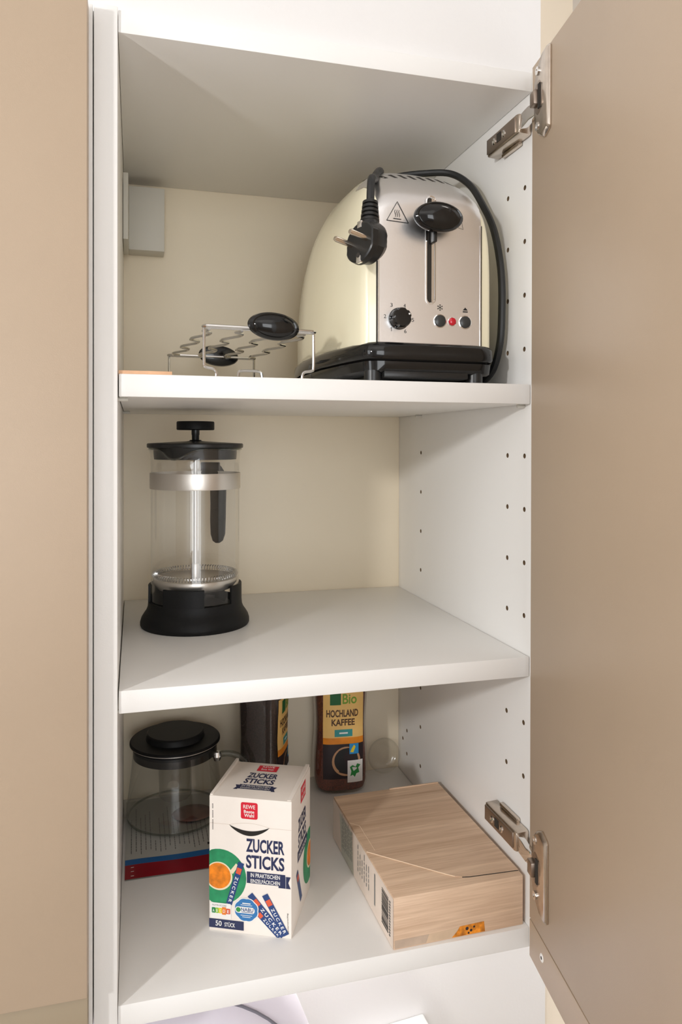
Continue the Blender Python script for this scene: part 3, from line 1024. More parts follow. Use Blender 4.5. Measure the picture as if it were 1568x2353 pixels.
plg = MB().lathe([(0, 0.040), (0.0022, 0.040), (0.0022, 0.1912), (0, 0.1912)], 14).build('plunger_rod', M['steel'], fp)
MB().lathe([(0, 0.036), (0.0046, 0.036), (0.0046, 0.0640), (0.0040, 0.0655), (0, 0.0655)], 16).build('rod_sleeve', M['steel'], plg)
flt = MB().lathe([(0, 0.0475), (0.0200, 0.0470), (0.0400, 0.0485), (0.0445, 0.0510), (0.0450, 0.0500), (0.0445, 0.0455), (0.0400, 0.0400), (0.0200, 0.0370), (0, 0.0365)], 56).build('filter_disc', M['steel'], fp)
cl = []
turns = 84
for i in range(turns * 7):
    a = 2 * PI * i / (turns * 7)
    b = 2 * PI * i / 7
    rr = 0.0432 + 0.0026 * math.cos(b)
    cl.append((rr * math.cos(a), rr * math.sin(a), 0.0545 + 0.0026 * math.sin(b)))
MB().tube(cl, 0.00055, 4, True).build('spring', M['wire'], flt)
# handle behind, to the right
HA = math.radians(-90 + 156)
hx, hy = math.cos(HA), math.sin(HA)
tx, ty = -hy, hx
rows = []
for r, z, w, th in ((0.0480, 0.1640, 0.0110, 0.0060), (0.0600, 0.1660, 0.0105, 0.0060), (0.0730, 0.1620, 0.0100, 0.0060), (0.0800, 0.1480, 0.0098, 0.0055), (0.0800, 0.1250, 0.0092, 0.0052), (0.0790, 0.1050, 0.0092, 0.0052), (0.0790, 0.0880, 0.0086, 0.0050), (0.0785, 0.0800, 0.0060, 0.0040), (0.0780, 0.0775, 0.0025, 0.0020)):
    row = []
    for k in range(16):
        a = 2 * PI * k / 16
        u = w * math.copysign(abs(math.cos(a)) ** 0.6, math.cos(a))
        v = th * math.copysign(abs(math.sin(a)) ** 0.6, math.sin(a))
        if r < 0.07:
            row.append((hx * r + tx * u, hy * r + ty * u, z + v))
        else:
            row.append((hx * (r + v) + tx * u, hy * (r + v) + ty * u, z))
    rows.append(row)
MB().loft(rows).build('handle', M['black_matt'], fp, smooth=60)
MB().obox((hx * 0.0505, hy * 0.0505, 0.166), (tx, ty, 0), (hx, hy, 0), (0, 0, 1), 0.0110, 0.0030, 0.0085).build('handle_clamp', M['black'], fp, bevel=0.001)

# ------------------------------------------------------------------ bottom bay: plastic bag
BG = empty('zip_bag', 'flat plastic bag with red and blue edge stripes lying under the glass teapot', 'plastic bag', (0.0030, 0.1735, 0))


def bagz(x, y):
    return 0.0009 + 0.0005 * math.sin(x * 70 + y * 25) * math.sin(y * 40 + 0.6)


def bag_patch(x0, x1, y0, y1, dz, nx=16, ny=6):
    mb = MB()
    rows = [[(x0 + (x1 - x0) * i / nx, y0 + (y1 - y0) * j / ny, bagz(x0 + (x1 - x0) * i / nx, y0 + (y1 - y0) * j / ny) + dz) for i in range(nx + 1)] for j in range(ny + 1)]
    return mb.loft(rows, closed_rows=False)


def bfn(u, v, layer):
    return (u, v, bagz(u, v) + 0.0002 * layer)


bgm = bag_patch(0, 0.124, 0.0, 0.172, 0.0, 20, 24)
bgm.loft([[(0.124 * i / 20, 0.172 * j, 0.0001) for i in range(21)] for j in (0, 1)], closed_rows=False)
bgb = bgm.build('bag_body', M['bag'], BG, smooth=60)
bag_patch(0.0001, 0.1235, 0.0002, 0.0260, 0.00025).build('red_stripe', M['bag_red'], bgb, smooth=60)
bag_patch(0.0001, 0.1235, 0.0261, 0.0365, 0.00025).build('blue_stripe', M['bag_blue'], bgb, smooth=60)
bt = MB()
for i in range(18):
    x = 0.006 + i * 0.0052
    y0 = 0.044 + rnd.random() * 0.012
    L = 0.07 + rnd.random() * 0.03 if i % 6 != 5 else 0.02
    y = y0
    while y < y0 + L:
        h = 0.0025 + rnd.random() * 0.006
        put_poly(bt, [(x, y), (x + 0.0009, y), (x + 0.0009, y + h), (x, y + h)], bfn, 1.5)
        y += h + 0.0011
bt.build('printed_text', M['bag_text'], bgb, smooth=0)
decal(bfn, [rrect(0.0060, 0.0092, y, y + 0.0011, 0.0004) for y in (0.0045, 0.0125, 0.0200)], 'white_marks', M['white_print'], bgb, 2.5)
decal(bfn, [[(0.088, 0.046), (0.0925, 0.046), (0.0925, 0.051), (0.088, 0.051)]], 'black_mark', M['print_dark'], bgb, 1.5)

# ------------------------------------------------------------------ glass teapot
tp = empty('teapot', 'glass teapot with flat black lid in the bottom bay corner', 'teapot', (0.0600, 0.2985, 0.0016))
pot = MB().lathe([(0, 0.0008), (0.0480, 0.0003), (0.0540, 0.0022), (0.0568, 0.0065), (0.0566, 0.013), (0.0550, 0.025), (0.0530, 0.042), (0.0510, 0.060), (0.0498, 0.074), (0.0492, 0.082)], 72)
pot = pot.build('pot', M['smoke_glass'], tp)
MB().tube([(0.0548 * math.cos(2 * PI * k / 72), 0.0548 * math.sin(2 * PI * k / 72), 0.0030) for k in range(72)], 0.0014, 6, True).build('base_rim', M['glass_edge'], pot)
tl = MB().lathe([(0, 0.0790), (0.0470, 0.0790), (0.0478, 0.0800), (0.0480, 0.0868), (0.0515, 0.0876), (0.0528, 0.0888), (0.0528, 0.0908), (0.0516, 0.0920), (0.0345, 0.0928), (0.0338, 0.0940), (0.0336, 0.0990), (0.0322, 0.1004), (0, 0.1008)], 72).build('lid', M['black_matt'], tp)
MB().lathe([(0.0481, 0.0868), (0.0510, 0.0872), (0.0531, 0.0886), (0.0531, 0.0893)], 72).build('lid_ring', M['steel'], tl)
MB().lathe([(0.0485, 0.0740), (0.0490, 0.0740), (0.0490, 0.0850), (0.0485, 0.0850)], 64).build('neck_band', M['black'], tl)
MB().lathe([(0, 0.0215), (0.0170, 0.0215), (0.0190, 0.0240), (0.0205, 0.079)], 40).build('infuser', M['smoke_glass'], tp)
MB().lathe([(0, 0.0014), (0.0240, 0.0012), (0.0225, 0.0024), (0.012, 0.0036), (0, 0.0040)], 36, (0.020, -0.006, 0), sy=0.85).build('tea_residue', M['residue'], tp)
th = [(0.0480, -0.014, 0.0700), (0.0560, -0.0165, 0.0730), (0.0680, -0.0200, 0.0720), (0.0800, -0.0230, 0.0640), (0.0850, -0.0245, 0.0500), (0.0820, -0.0235, 0.0350), (0.0720, -0.0205, 0.0200), (0.0600, -0.0165, 0.0130), (0.0535, -0.0145, 0.0135)]
MB().tube(smooth_path(th, 7), 0.0038, 12).build('handle', M['glass_edge'], tp)
for q in (th[0], th[-1]):
    MB().lathe([(0, -0.006), (0.004, -0.005), (0.0062, 0), (0.004, 0.005), (0, 0.006)], 16, q).build('handle_joint', M['chrome'], tp)

# ------------------------------------------------------------------ carton of sugar sticks
SBX, SBY, SBZ = 0.0775, 0.0795, 0.1238
sg_ = empty('sugar_stick_box', 'cream carton of sugar sticks with green saucer picture in the bottom bay', 'carton', (0.0788, 0.0749, 0.0), math.radians(-25.2))
bx = MB()
bx.add([(0, 0, 0), (SBX, 0, 0), (SBX, SBY, 0), (0, SBY, 0), (0, 0, SBZ), (SBX, 0, SBZ), (SBX, SBY, SBZ - 0.0022), (0, SBY, SBZ - 0.0022)],
       [(0, 3, 2, 1), (4, 5, 6, 7), (0, 1, 5, 4), (1, 2, 6, 5), (2, 3, 7, 6), (3, 0, 4, 7)])
cart = bx.build('carton_body', M['carton'], sg_, bevel=0.0006)
MB().box(0.0002, 0.0030, 0.0010, SBY + 0.0006, SBZ - 0.0022, SBZ + 0.0008).build('side_flap', M['carton'], sg_, bevel=0.0003)
MB().box(SBX - 0.0045, SBX - 0.0008, 0.0015, SBY - 0.0005, SBZ - 0.0025, SBZ + 0.0004).build('side_flap', M['carton'], sg_, bevel=0.0003)
LY = 0.00012
FW, FH = SBX, SBZ
ffr = lambda u, v, l=1: (u * FW, -LY * l, (1 - v) * FH)                    # front: u right, v down, 0..1
ffm = lambda x, z, l=1: (x, -LY * l, z)                                    # front in metres
ftp = lambda u, v, l=1: (u * FW, v * SBY, SBZ - 0.0022 * v + LY * l)       # top: v to the back
frt = lambda u, v, l=1: (SBX + LY * l, u * SBY, (1 - v) * FH)              # right side: u to the back


def on_front(polys_uv, name, m, layer=1):
    return decal(ffr, polys_uv, name, M[m], cart, layer)


def flip(fn):     # v up inside a rect given with v down
    return lambda u, v, l=1: fn(u, v, l)


def txt(body, fn, u0, u1, v0, v1, name, m, layer=3, bold=0.0, parent=None):
    mb = MB()
    f2 = lambda u, v, l: fn(u, v1 - (v - v0), l)
    put_text(mb, body, f2, (u0, u1, v0, v1), layer, bold)
    return mb.build(name, M[m], parent or cart, smooth=0)


AR = FW / FH


def uvc(cu, cv, r, n=40, clip=(0.001, 0.999)):
    return circle(cu, cv, r / FW, n, clip, r / FH)


def uvrr(u0, u1, v0, v1, r):
    pts = rrect(u0 * FW, u1 * FW, v0 * FH, v1 * FH, r)
    return [(x / FW, y / FH) for x, y in pts]


on_front([uvrr(0.388, 0.592, 0.030, 0.152, 0.0018)], 'red_logo', 'brand_red', 2)
txt('REWE', ffr, 0.418, 0.562, 0.048, 0.076, 'lettering', 'white_print', 3, 0.01)
txt('Beste', ffr, 0.425, 0.552, 0.086, 0.108, 'lettering', 'white_print', 3, 0.02)
txt('Wahl', ffr, 0.428, 0.550, 0.112, 0.138, 'lettering', 'white_print', 3, 0.02)
# tear line and thumb opening
on_front([[(0.0, 0.2035), (0.26, 0.2035), (0.26, 0.2050), (0.0, 0.2050)], [(0.72, 0.2065), (1, 0.2065), (1, 0.2080), (0.72, 0.2080)]], 'tear_line', 'crease', 1)
arc = []
top = []
for k in range(21):
    f = k / 20
    u = 0.245 + 0.49 * f
    arc.append((u, 0.204 + 0.072 * math.sin(PI * f) ** 0.8))
    top.append((u, 0.204 + 0.036 * math.sin(PI * f) ** 0.9))
on_front([[arc[i], arc[i + 1], top[i + 1], top[i]] for i in range(20)], 'thumb_slot', 'carton_in', 2)
up = [(0.245 + 0.49 * k / 16, 0.204 - 0.022 * math.sin(PI * k / 16)) for k in range(17)]
on_front([[up[i], up[i + 1], (up[i + 1][0], up[i + 1][1] + 0.0016), (up[i][0], up[i][1] + 0.0016)] for i in range(16)], 'fold_line', 'crease', 1)
txt('ZUCKER', ffr, 0.452, 0.915, 0.294, 0.394, 'title_lettering', 'navy', 2, 0.03)
txt('STICKS', ffr, 0.452, 0.915, 0.414, 0.513, 'title_lettering', 'navy', 2, 0.03)
# green saucer, cup, coffee
on_front([uvc(0.130, 0.595, 0.0252)], 'saucer_print', 'green_saucer', 1)
on_front([uvc(0.118, 0.592, 0.0130), [(0.258, 0.545), (0.330, 0.487), (0.362, 0.505), (0.290, 0.568)]], 'cup_print', 'cup_cream', 2)
on_front([uvc(0.115, 0.590, 0.0117)], 'coffee_print', 'coffee_orange', 3)
# banner
on_front([[(0.462, 0.537), (0.925, 0.537), (0.925, 0.622), (0.462, 0.622)], [(0.925, 0.550), (0.990, 0.550), (0.962, 0.593), (0.990, 0.636), (0.845, 0.636), (0.845, 0.622), (0.925, 0.622)]], 'banner_print', 'navy', 2)
on_front([[(0.930, 0.540), (0.934, 0.540), (0.934, 0.634), (0.930, 0.634)]], 'banner_fold', 'white_print', 3)
txt('IN PRAKTISCHEN', ffr, 0.508, 0.862, 0.545, 0.576, 'lettering', 'white_print', 3, 0.015)
txt('EINZELP\u00c4CKCHEN', ffr, 0.508, 0.862, 0.583, 0.617, 'lettering', 'white_print', 3, 0.015)


def stick(p, q, w, layer, letters=True):
    """printed sugar stick from p (sealed end) to q, in metres on the front face"""
    p, q = Vector(p), Vector(q)
    d = (q - p)
    decal(ffm, [bar(p, q, w)], 'stick_print', M['stick_blue'], cart, layer)
    c = p + d * 0.20
    decal(ffm, [bar(p + d * 0.13, p + d * 0.27, w * 0.8)], 'stick_mark', M['orange_red'], cart, layer + 0.5)
    mb = MB()
    n = Vector((-d.y, d.x)).normalized()
    # letters run down the stick, one after another
    off = n * (-w * 0.26)
    a, b = p + d * 0.34 + off, p + d * 0.95 + off
    put_text_line(mb, 'ZUCKER', ffm, a, b, w * 0.52, layer + 0.5, 0.02, 1.5)
    mb.build('lettering', M['white_print'], cart, smooth=0)


fm = lambda u, v: (u * FW, (1 - v) * FH)
stick(fm(0.395, 0.478), fm(0.245, 0.792), 0.0056, 4)
stick(fm(0.57, 0.815), fm(0.865, 0.992), 0.0058, 2)
stick(fm(0.500, 0.706), fm(0.905, 0.985), 0.0058, 3)
stick(fm(0.680, 0.696), fm(0.940, 0.975), 0.0058, 4)
# score table
on_front([uvrr(0.020, 0.270, 0.790, 0.905, 0.0010)], 'score_panel', 'white_print', 5)
us = [0.035, 0.080, 0.120, 0.160, 0.212, 0.262]
for k, m in enumerate(('n_green', 'n_lime', 'n_yellow', 'n_orange', 'n_red')):
    grow = 0.008 if k == 3 else 0.0
    on_front([uvrr(us[k], us[k + 1], 0.826 - grow, 0.866 + grow, 0.0006)], 'score_field', m, 6)
for k, s_ in enumerate('ABCDE'):
    txt(s_, ffr, us[k] + 0.012, us[k + 1] - 0.012, 0.836, 0.858, 'lettering', 'white_print', 7, 0.01)
txt('NUTRI-SCORE', ffr, 0.040, 0.215, 0.801, 0.814, 'lettering', 'bag_text', 6)
# blue cloud badge
cl_ = []
for k in range(60):
    a = 2 * PI * k / 60
    r = 0.0098 * (1 + 0.06 * abs(math.sin(4 * a)))
    cl_.append((0.458 + r * 1.06 * math.cos(a) / FW, 0.820 + r * math.sin(a) / FH))
on_front([[(0.458 + (u - 0.458) * 1.08, 0.820 + (v - 0.820) * 1.08) for u, v in cl_]], 'badge_outline', 'white_print', 6)
on_front([cl_], 'badge_print', 'cloud_blue', 7)
on_front([uvrr(0.325, 0.560, 0.798, 0.845, 0.0026)], 'badge_band', 'white_print', 8)
on_front([uvc(0.362, 0.821, 0.0022, 20)], 'badge_dot', 'leaf_green', 9)
txt('NABU', ffr, 0.395, 0.545, 0.804, 0.830, 'lettering', 'stick_blue', 9, 0.015)
on_front([[(0.400, 0.834), (0.540, 0.834), (0.540, 0.838), (0.400, 0.838)]], 'badge_rule', 'stick_blue', 9)
on_front([[(0.41, 0.768), (0.51, 0.768), (0.51, 0.776), (0.41, 0.776)], [(0.39, 0.783), (0.53, 0.783), (0.53, 0.787), (0.39, 0.787)], [(0.39, 0.858), (0.53, 0.858), (0.53, 0.862), (0.39, 0.862)], [(0.41, 0.870), (0.51, 0.870), (0.51, 0.874), (0.41, 0.874)]], 'badge_lines', 'white_print', 8)
# count band
on_front([[(0.0, 0.912), (0.425, 0.912), (0.425, 0.978), (0.0, 0.978)]], 'count_band', 'navy', 2)
txt('50', ffr, 0.080, 0.155, 0.923, 0.962, 'lettering', 'white_print', 3, 0.015)
txt('ST\u00dcCK', ffr, 0.190, 0.320, 0.925, 0.962, 'lettering', 'white_print', 3, 0.015)
mb = MB()
put_text_line(mb, 'Serviervorschlag', ffm, fm(0.975, 0.962), fm(0.965, 0.815), 0.0018, 2)
put_text_line(mb, '........ ...... ....', ffm, fm(0.052, 0.25), fm(0.050, 0.06), 0.0012, 2)
mb.build('small_lettering', M['print_dark'], cart, smooth=0)
# top face
decal(ftp, [[(0.355, 0.75), (0.615, 0.75), (0.615, 0.915), (0.355, 0.915)]], 'red_logo', M['brand_red'], cart, 2)


def ttxt(body, u0, u1, v0, v1, name, m, layer=3, bold=0.0, fn=ftp):
    mb = MB()
    put_text(mb, body, fn, (u0, u1, v0, v1), layer, bold)
    return mb.build(name, M[m], cart, smooth=0)


ttxt('REWE', 0.405, 0.565, 0.855, 0.895, 'lettering', 'white_print', 3, 0.01)
ttxt('Beste Wahl', 0.405, 0.565, 0.780, 0.830, 'lettering', 'white_print', 3, 0.01)
ttxt('ZUCKER', 0.29, 0.67, 0.545, 0.685, 'title_lettering', 'navy', 2, 0.03)
ttxt('STICKS', 0.29, 0.67, 0.385, 0.520, 'title_lettering', 'navy', 2, 0.03)
decal(ftp, [[(0.27, 0.225), (0.69, 0.225), (0.69, 0.345), (0.27, 0.345)], [(0.22, 0.205), (0.27, 0.205), (0.27, 0.325), (0.22, 0.325), (0.245, 0.265)], [(0.69, 0.205), (0.74, 0.205), (0.715, 0.265), (0.74, 0.325), (0.69, 0.325)]], 'banner_print', M['navy'], cart, 2)
ttxt('IN PRAKTISCHEN', 0.30, 0.66, 0.290, 0.330, 'lettering', 'white_print', 3, 0.01)
ttxt('EINZELP\u00c4CKCHEN', 0.30, 0.66, 0.240, 0.278, 'lettering', 'white_print', 3, 0.01)
# right side
rtx = lambda u, v, l=1: frt(u, 1 - v, l)
decal(rtx, [[(0.46, 0.845), (0.72, 0.845), (0.72, 0.965), (0.46, 0.965)]], 'red_logo', M['brand_red'], cart, 2)
ttxt('REWE', 0.50, 0.68, 0.915, 0.945, 'lettering', 'white_print', 3, 0.01, rtx)
ttxt('Beste Wahl', 0.50, 0.68, 0.865, 0.895, 'lettering', 'white_print', 3, 0.01, rtx)
ttxt('ZUCKER', 0.33, 0.74, 0.660, 0.760, 'title_lettering', 'navy', 2, 0.03, rtx)
ttxt('STICKS', 0.33, 0.74, 0.540, 0.640, 'title_lettering', 'navy', 2, 0.03, rtx)
decal(rtx, [[(0.30, 0.445), (0.80, 0.445), (0.80, 0.525), (0.30, 0.525)]], 'banner_print', M['navy'], cart, 2)
ttxt('EINZELP\u00c4CKCHEN', 0.34, 0.76, 0.465, 0.505, 'lettering', 'white_print', 3, 0.01, rtx)
FRC = lambda cu, cv, r: circle(cu, cv, r / SBY, 40, (0.001, 0.999), r / FH)
decal(rtx, [FRC(0.93, 0.30, 0.0260)], 'saucer_print', M['green_saucer'], cart, 1)
decal(rtx, [FRC(0.96, 0.30, 0.0135)], 'cup_print', M['cup_cream'], cart, 2)
decal(rtx, [FRC(0.965, 0.30, 0.0118)], 'coffee_print', M['coffee_orange'], cart, 3)
decal(rtx, [[(0.22, 0.38), (0.30, 0.40), (0.52, 0.12), (0.44, 0.10)]], 'stick_print', M['stick_blue'], cart, 4)
decal(rtx, [[(0.245, 0.355), (0.305, 0.370), (0.345, 0.320), (0.285, 0.305)]], 'stick_mark', M['orange_red'], cart, 5)

# ------------------------------------------------------------------ carton with wood print
BW, BD, BH = 0.1283, 0.1945, 0.0462
wc = empty('wood_print_carton', 'flat wood-patterned carton with barcode lying right in the bottom bay', 'carton', (0.2323, 0.0030, 0.0), math.radians(0.8))
wb_ = MB().box(0, BW, 0, BD, 0, BH).build('carton_body', M['wood_print'], wc, bevel=0.0010)
fl = MB().prism([(0.0004, 0.0770), (0.0020, 0.0755), (0.0600, 0.0200), (0.0660, 0.0150), (0.0720, 0.0125), (0.0790, 0.0110), (BW - 0.0004, 0.0080), (BW - 0.0004, BD), (0.0004, BD)], BH + 0.00005, BH + 0.0007)
fl.build('top_flap', M['wood_print'], wc)
ed = MB()
ed.tube([(0.0006, 0.0766, BH + 0.0006), (0.0020, 0.0752, BH + 0.0006), (0.0600, 0.0197, BH + 0.0006), (0.0660, 0.0147, BH + 0.0006)], 0.00035, 5)
ed.build('flap_edge', M['carton_edge'], wc)
MB().tube([(0.0720, 0.0122, BH + 0.0003), (0.0790, 0.0107, BH + 0.0003), (BW - 0.001, 0.0077, BH + 0.0003)], 0.00035, 5).build('flap_gap', M['gap'], wc)
MB().tube([(0.0090, 0.0760, BH + 0.0008), (0.0090, 0.1250, BH + 0.0008), (0.0005, 0.1340, BH + 0.0008)], 0.00022, 4).build('tab_crease', M['carton_edge'], wc)
MB().box(BW * 0.52, BW - 0.0005, BD - 0.0016, BD + 0.0002, BH + 0.0001, BH + 0.0018).build('rear_flap', M['wood_print'], wc, bevel=0.0003)
lf = lambda u, v, l=1: (-0.00012 * l, (1 - u) * BD, v * BH)       # left side: u from the back to the front
decal(lf, [[(0.0, 0.02), (1.0, 0.02), (1.0, 0.975), (0.0, 0.975)]], 'side_print', M['carton_side'], wb_, 1)
decal(lf, [[(0.17, 0.02), (0.40, 0.02), (0.36, 0.90), (0.13, 0.90)]], 'info_panel', M['sage'], wb_, 2)
mb = MB()
for k in range(12):
    u = 0.18 + k * 0.017
    v = 0.16 + rnd.random() * 0.1
    while v < 0.86:
        h = 0.04 + rnd.random() * 0.12
        put_poly(mb, [(u, v), (u + 0.006, v), (u + 0.006, v + h), (u, v + h)], lf, 3)
        v += h + 0.025
for k in range(6):
    u = 0.47 + k * 0.035
    v = 0.30
    while v < 0.80 - 0.05 * (k % 3):
        h = 0.05 + rnd.random() * 0.1
        put_poly(mb, [(u, v), (u + 0.009, v), (u + 0.009, v + h), (u, v + h)], lf, 3)
        v += h + 0.03
put_poly(mb, [(0.735, 0.22), (0.750, 0.22), (0.750, 0.86), (0.735, 0.86)], lf, 3)
mb.build('printed_text', M['bag_text'], wb_, smooth=0)
mb = MB()
v = 0.16
while v < 0.86:
    h = rnd.choice((0.010, 0.014, 0.022, 0.030))
    put_poly(mb, [(0.845, v), (0.935, v), (0.935, v + h), (0.845, v + h)], lf, 3)
    v += h + rnd.choice((0.010, 0.014, 0.020))
for k in range(13):
    v = 0.16 + k * 0.054
    put_poly(mb, [(0.947, v), (0.962, v), (0.962, v + 0.030), (0.947, v + 0.030)], lf, 3)
mb.build('barcode', M['print_dark'], wb_, smooth=0)
fw = lambda x, z, l=1: (x, -0.00012 * l, z)
decal(fw, [[(0.0012, 0.0012), (0.031, 0.0012), (0.034, 0.0085), (0.0012, 0.0085)]], 'picture_strip', M['photo_grey'], wb_, 1)
decal(fw, [[(0.031, 0.0012), (0.060, 0.0012), (0.063, 0.0090), (0.034, 0.0085)]], 'picture_strip', M['photo_tan'], wb_, 1)
decal(fw, [[(0.056, 0.0012), (0.089, 0.0012), (0.088, 0.0105), (0.0640, 0.0100), (0.061, 0.0060)]], 'picture_strip', M['photo_flower'], wb_, 2)
mb = MB()
for cx_, cz_, r_ in ((0.071, 0.0070, 0.0016), (0.075, 0.0048, 0.0013), (0.0725, 0.0028, 0.0010), (0.078, 0.0075, 0.0010)):
    put_poly(mb, circle(cx_, cz_, r_, 9), fw, 3)
mb.build('dark_specks', M['label_dark'], wb_, smooth=0)

# ------------------------------------------------------------------ coffee jars at the back
JW = [(0.0, 0.78), (0.003, 0.92), (0.010, 0.985), (0.025, 1.0), (0.045, 0.985), (0.065, 0.945), (0.085, 0.925), (0.105, 0.945), (0.125, 0.98), (0.145, 0.99), (0.158, 0.93), (0.168, 0.80), (0.174, 0.74)]
JA, JB_, JN = 0.0355, 0.0285, 3.4


def jscale(z):
    for a, b in zip(JW, JW[1:]):
        if a[0] <= z <= b[0]:
            f = (z - a[0]) / (b[0] - a[0])
            f = f * f * (3 - 2 * f)
            return a[1] + (b[1] - a[1]) * f
    return JW[-1][1]


def jring(z, k, n=64):
    out = []
    s_ = jscale(z)
    for i in range(n):
        a = 2 * PI * i / n
        c, s2 = math.cos(a), math.sin(a)
        out.append((JA * k * s_ * math.copysign(abs(c) ** (2 / JN), c), JB_ * k * (0.5 + 0.5 * s_) * math.copysign(abs(s2) ** (2 / JN), s2), z))
    return out


def jfront(x, z, off):
    s_ = jscale(z)
    a, b = JA * s_, JB_ * (0.5 + 0.5 * s_)
    return -b * max(0.0, 1 - abs(x / a) ** JN) ** (1 / JN) - off


def jar(name, label, loc, rz, coffee, group, full):
    j = empty(name, label, 'coffee jar', loc, rz, group)
    zl = [0.0, 0.0015, 0.003, 0.006, 0.010, 0.018, 0.025, 0.035, 0.045, 0.055, 0.065, 0.075, 0.085, 0.095, 0.105, 0.115, 0.125, 0.135, 0.145, 0.152, 0.158, 0.163, 0.168, 0.172]
    MB().loft([jring(z, 1.0) for z in zl], cap1=False).build('glass_body', M['glass'], j, smooth=60)
    MB().loft([jring(max(z, 0.004), 0.93) for z in zl[2:20]]).build('coffee', M[coffee], j, smooth=60)
    MB().lathe([(0, 0.1725), (0.0270, 0.1725), (0.0278, 0.1735), (0.0278, 0.1900), (0.0268, 0.1910), (0, 0.1912)], 48, sy=0.72).build('lid', M['black'], j)

    def jf(x, z, l=1):
        return (x, jfront(x, z, 0.0003 + 0.00015 * l), z)

    def patch(x0, x1, z0, z1, name, m, layer, parent, nx=12, nz=10):
        mb = MB()
        mb.loft([[jf(x0 + (x1 - x0) * i / nx, z0 + (z1 - z0) * k / nz, layer) for i in range(nx + 1)] for k in range(nz + 1)], closed_rows=False)
        return mb.build(name, M[m], parent, smooth=60)
    lab = patch(-0.0255, 0.0265, 0.070, 0.133, 'label', 'label_cream', 1, j)
    patch(-0.0255, 0.0265, 0.064, 0.072, 'label_edge', 'label_orange', 1.6, lab)
    patch(-0.0255, 0.0265, 0.020, 0.0640, 'label_picture', 'label_dark', 1, lab)
    patch(-0.0170, -0.0030, 0.114, 0.130, 'green_field', 'bio_green', 2, lab, 4, 4)

    def t(body, x0, x1, z0, z1, m, layer=2.4, bold=0.0):
        mb = MB()
        put_text(mb, body, jf, (x0, x1, z0, z1), layer, bold)
        mb.build('lettering', M[m], lab, smooth=0)
    t('Bio', -0.001, 0.0175, 0.115, 0.128, 'light_green', 2.4, 0.02)
    t('HOCHLAND', -0.0215, 0.0195, 0.0985, 0.1080, 'label_brown', 2.4, 0.03)
    t('KAFFEE', -0.0150, 0.0150, 0.0875, 0.0960, 'label_brown', 2.4, 0.03)
    patch(-0.0110, 0.0120, 0.0735, 0.0825, 'teal_field', 'teal', 2, lab, 5, 3)
    patch(-0.0050, 0.0060, 0.0770, 0.0790, 'teal_line', 'white_print', 2.6, lab, 4, 2)
    decal(jf, [circle(0.004, 0.0420, 0.0185, 30)], 'cup_picture', M['cup_rim'], lab, 2)
    decal(jf, [circle(0.004, 0.0430, 0.0155, 30)], 'coffee_picture', M['print_dark'], lab, 3)
    patch(0.0080, 0.0200, 0.0510, 0.0640, 'blue_mark', 'sky_blue', 4, lab, 4, 4)
    decal(jf, [[(0.0090, 0.0535), (0.0130, 0.0530), (0.0160, 0.0600), (0.0140, 0.0625), (0.0110, 0.0580)]], 'yellow_mark', M['n_yellow'], lab, 5)
    patch(0.0055, 0.0255, 0.0150, 0.0430, 'white_field', 'white_print', 5, lab, 5, 5)
    decal(jf, [[(0.0090, 0.0230), (0.0125, 0.0245), (0.0150, 0.0215), (0.0170, 0.0260), (0.0210, 0.0270), (0.0195, 0.0330), (0.0225, 0.0365), (0.0180, 0.0385), (0.0160, 0.0345), (0.0120, 0.0370), (0.0085, 0.0345), (0.0105, 0.0290)]], 'leaf_mark', M['leaf_green'], lab, 6)
    return j


jar('coffee_jar', 'jar of reddish instant coffee with orange label facing forward at the back', (0.2715, 0.3235, 0.0002), math.radians(-6), 'coffee_red', 'coffee jars at the back', 1)
jar('coffee_jar', 'dark coffee jar turned sideways behind the sugar carton, label at its edge', (0.1690, 0.3110, 0.0002), math.radians(66), 'coffee_dark', 'coffee jars at the back', 0)

# ------------------------------------------------------------------ clear dish leaning in the back right corner
dh = MB()
FRD = (Vector((1, 0, 0)), Vector((0, 0.22, 0.975)).normalized(), Vector((0, -0.975, 0.22)).normalized())
dh.lathe([(0, 0.0), (0.0120, 0.0), (0.0165, 0.0008), (0.0205, 0.0034), (0.0222, 0.0072), (0.0226, 0.0072), (0.0226, 0.0062), (0.0208, 0.0022), (0.0168, -0.0004), (0.0120, -0.0012), (0, -0.0012)], 48, (0, 0, 0.0228), FRD)
dh = dh.build('clear_dish', M['clear_plastic'], None)
dh.location = (0.3385, 0.3455, 0.0)
tag(dh, 'small clear round dish leaning in the back right corner of the bottom bay', 'dish')

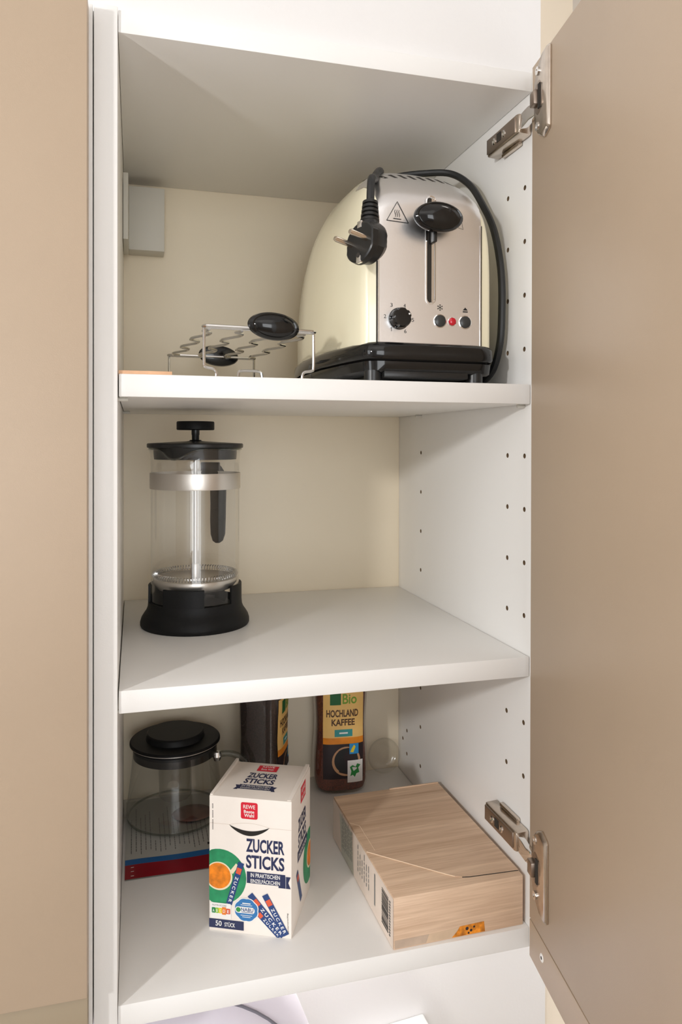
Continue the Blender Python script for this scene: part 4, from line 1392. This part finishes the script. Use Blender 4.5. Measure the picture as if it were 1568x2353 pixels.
# ------------------------------------------------------------------ below the cabinet: appliance and socket
ap = empty('countertop_appliance', 'rounded lilac-white appliance with grey seam below the cabinet', 'appliance', (0.0, 0.16, -0.5))
AX, AY, AZ, AN = 0.2065, 0.125, 0.22, 2.5


def sec(f, n=72):
    """closed section of the rounded body scaled by f"""
    out = []
    for k in range(n):
        a = 2 * PI * k / n
        c, s_ = math.cos(a), math.sin(a)
        out.append((AX * f * math.copysign(abs(c) ** (2 / AN), c), AZ * f * math.copysign(abs(s_) ** (2 / AN), s_)))
    return out


rows = []
for k in range(15):
    b = -PI / 2 + PI * k / 14
    f = max(0.02, math.cos(b) ** 0.55) if abs(math.cos(b)) > 1e-4 else 0.02
    y = AY * math.copysign(abs(math.sin(b)) ** 0.8, math.sin(b))
    rows.append([(x, y, AZ + z) for x, z in sec(f)])
MB().loft(rows).build('housing', M['lilac_white'], ap, smooth=60)
fS = 0.948
yS = -AY * math.sin(math.acos(fS ** (1 / 0.55))) ** 0.8
MB().tube([(x, yS, AZ + z) for x, z in sec(fS)], 0.0016, 6, True).build('seam', M['seam_grey'], ap)
for sx in (-1, 1):
    MB().lathe([(0, 0), (0.02, 0), (0.02, 0.012), (0, 0.012)], 20, (sx * 0.07, 0, 0)).build('foot', M['seam_grey'], ap)

sk = empty('power_socket', 'white socket housing on the splashback under the cabinet', 'socket', (0.345, WB - 0.006, -0.405))
hs = MB().box(-0.066, 0.066, -0.026, 0.0, -0.040, 0.040).build('housing', M['socket'], sk, bevel=0.003, seg=3)
hs.rotation_euler = (0, math.radians(-4.5), 0)
MB().box(-0.070, 0.070, -0.0300, -0.0240, 0.031, 0.0405).build('top_rim', M['socket'], hs, bevel=0.0015)
for sx in (-1, 1):
    MB().lathe([(0.0215, 0.0262), (0.0215, 0.0285), (0.0195, 0.0285), (0.0190, 0.0262)], 32, (sx * 0.032, 0, -0.004), (Vector((1, 0, 0)), Vector((0, 0, 1)), Vector((0, -1, 0)))).build('outlet', M['socket'], hs)
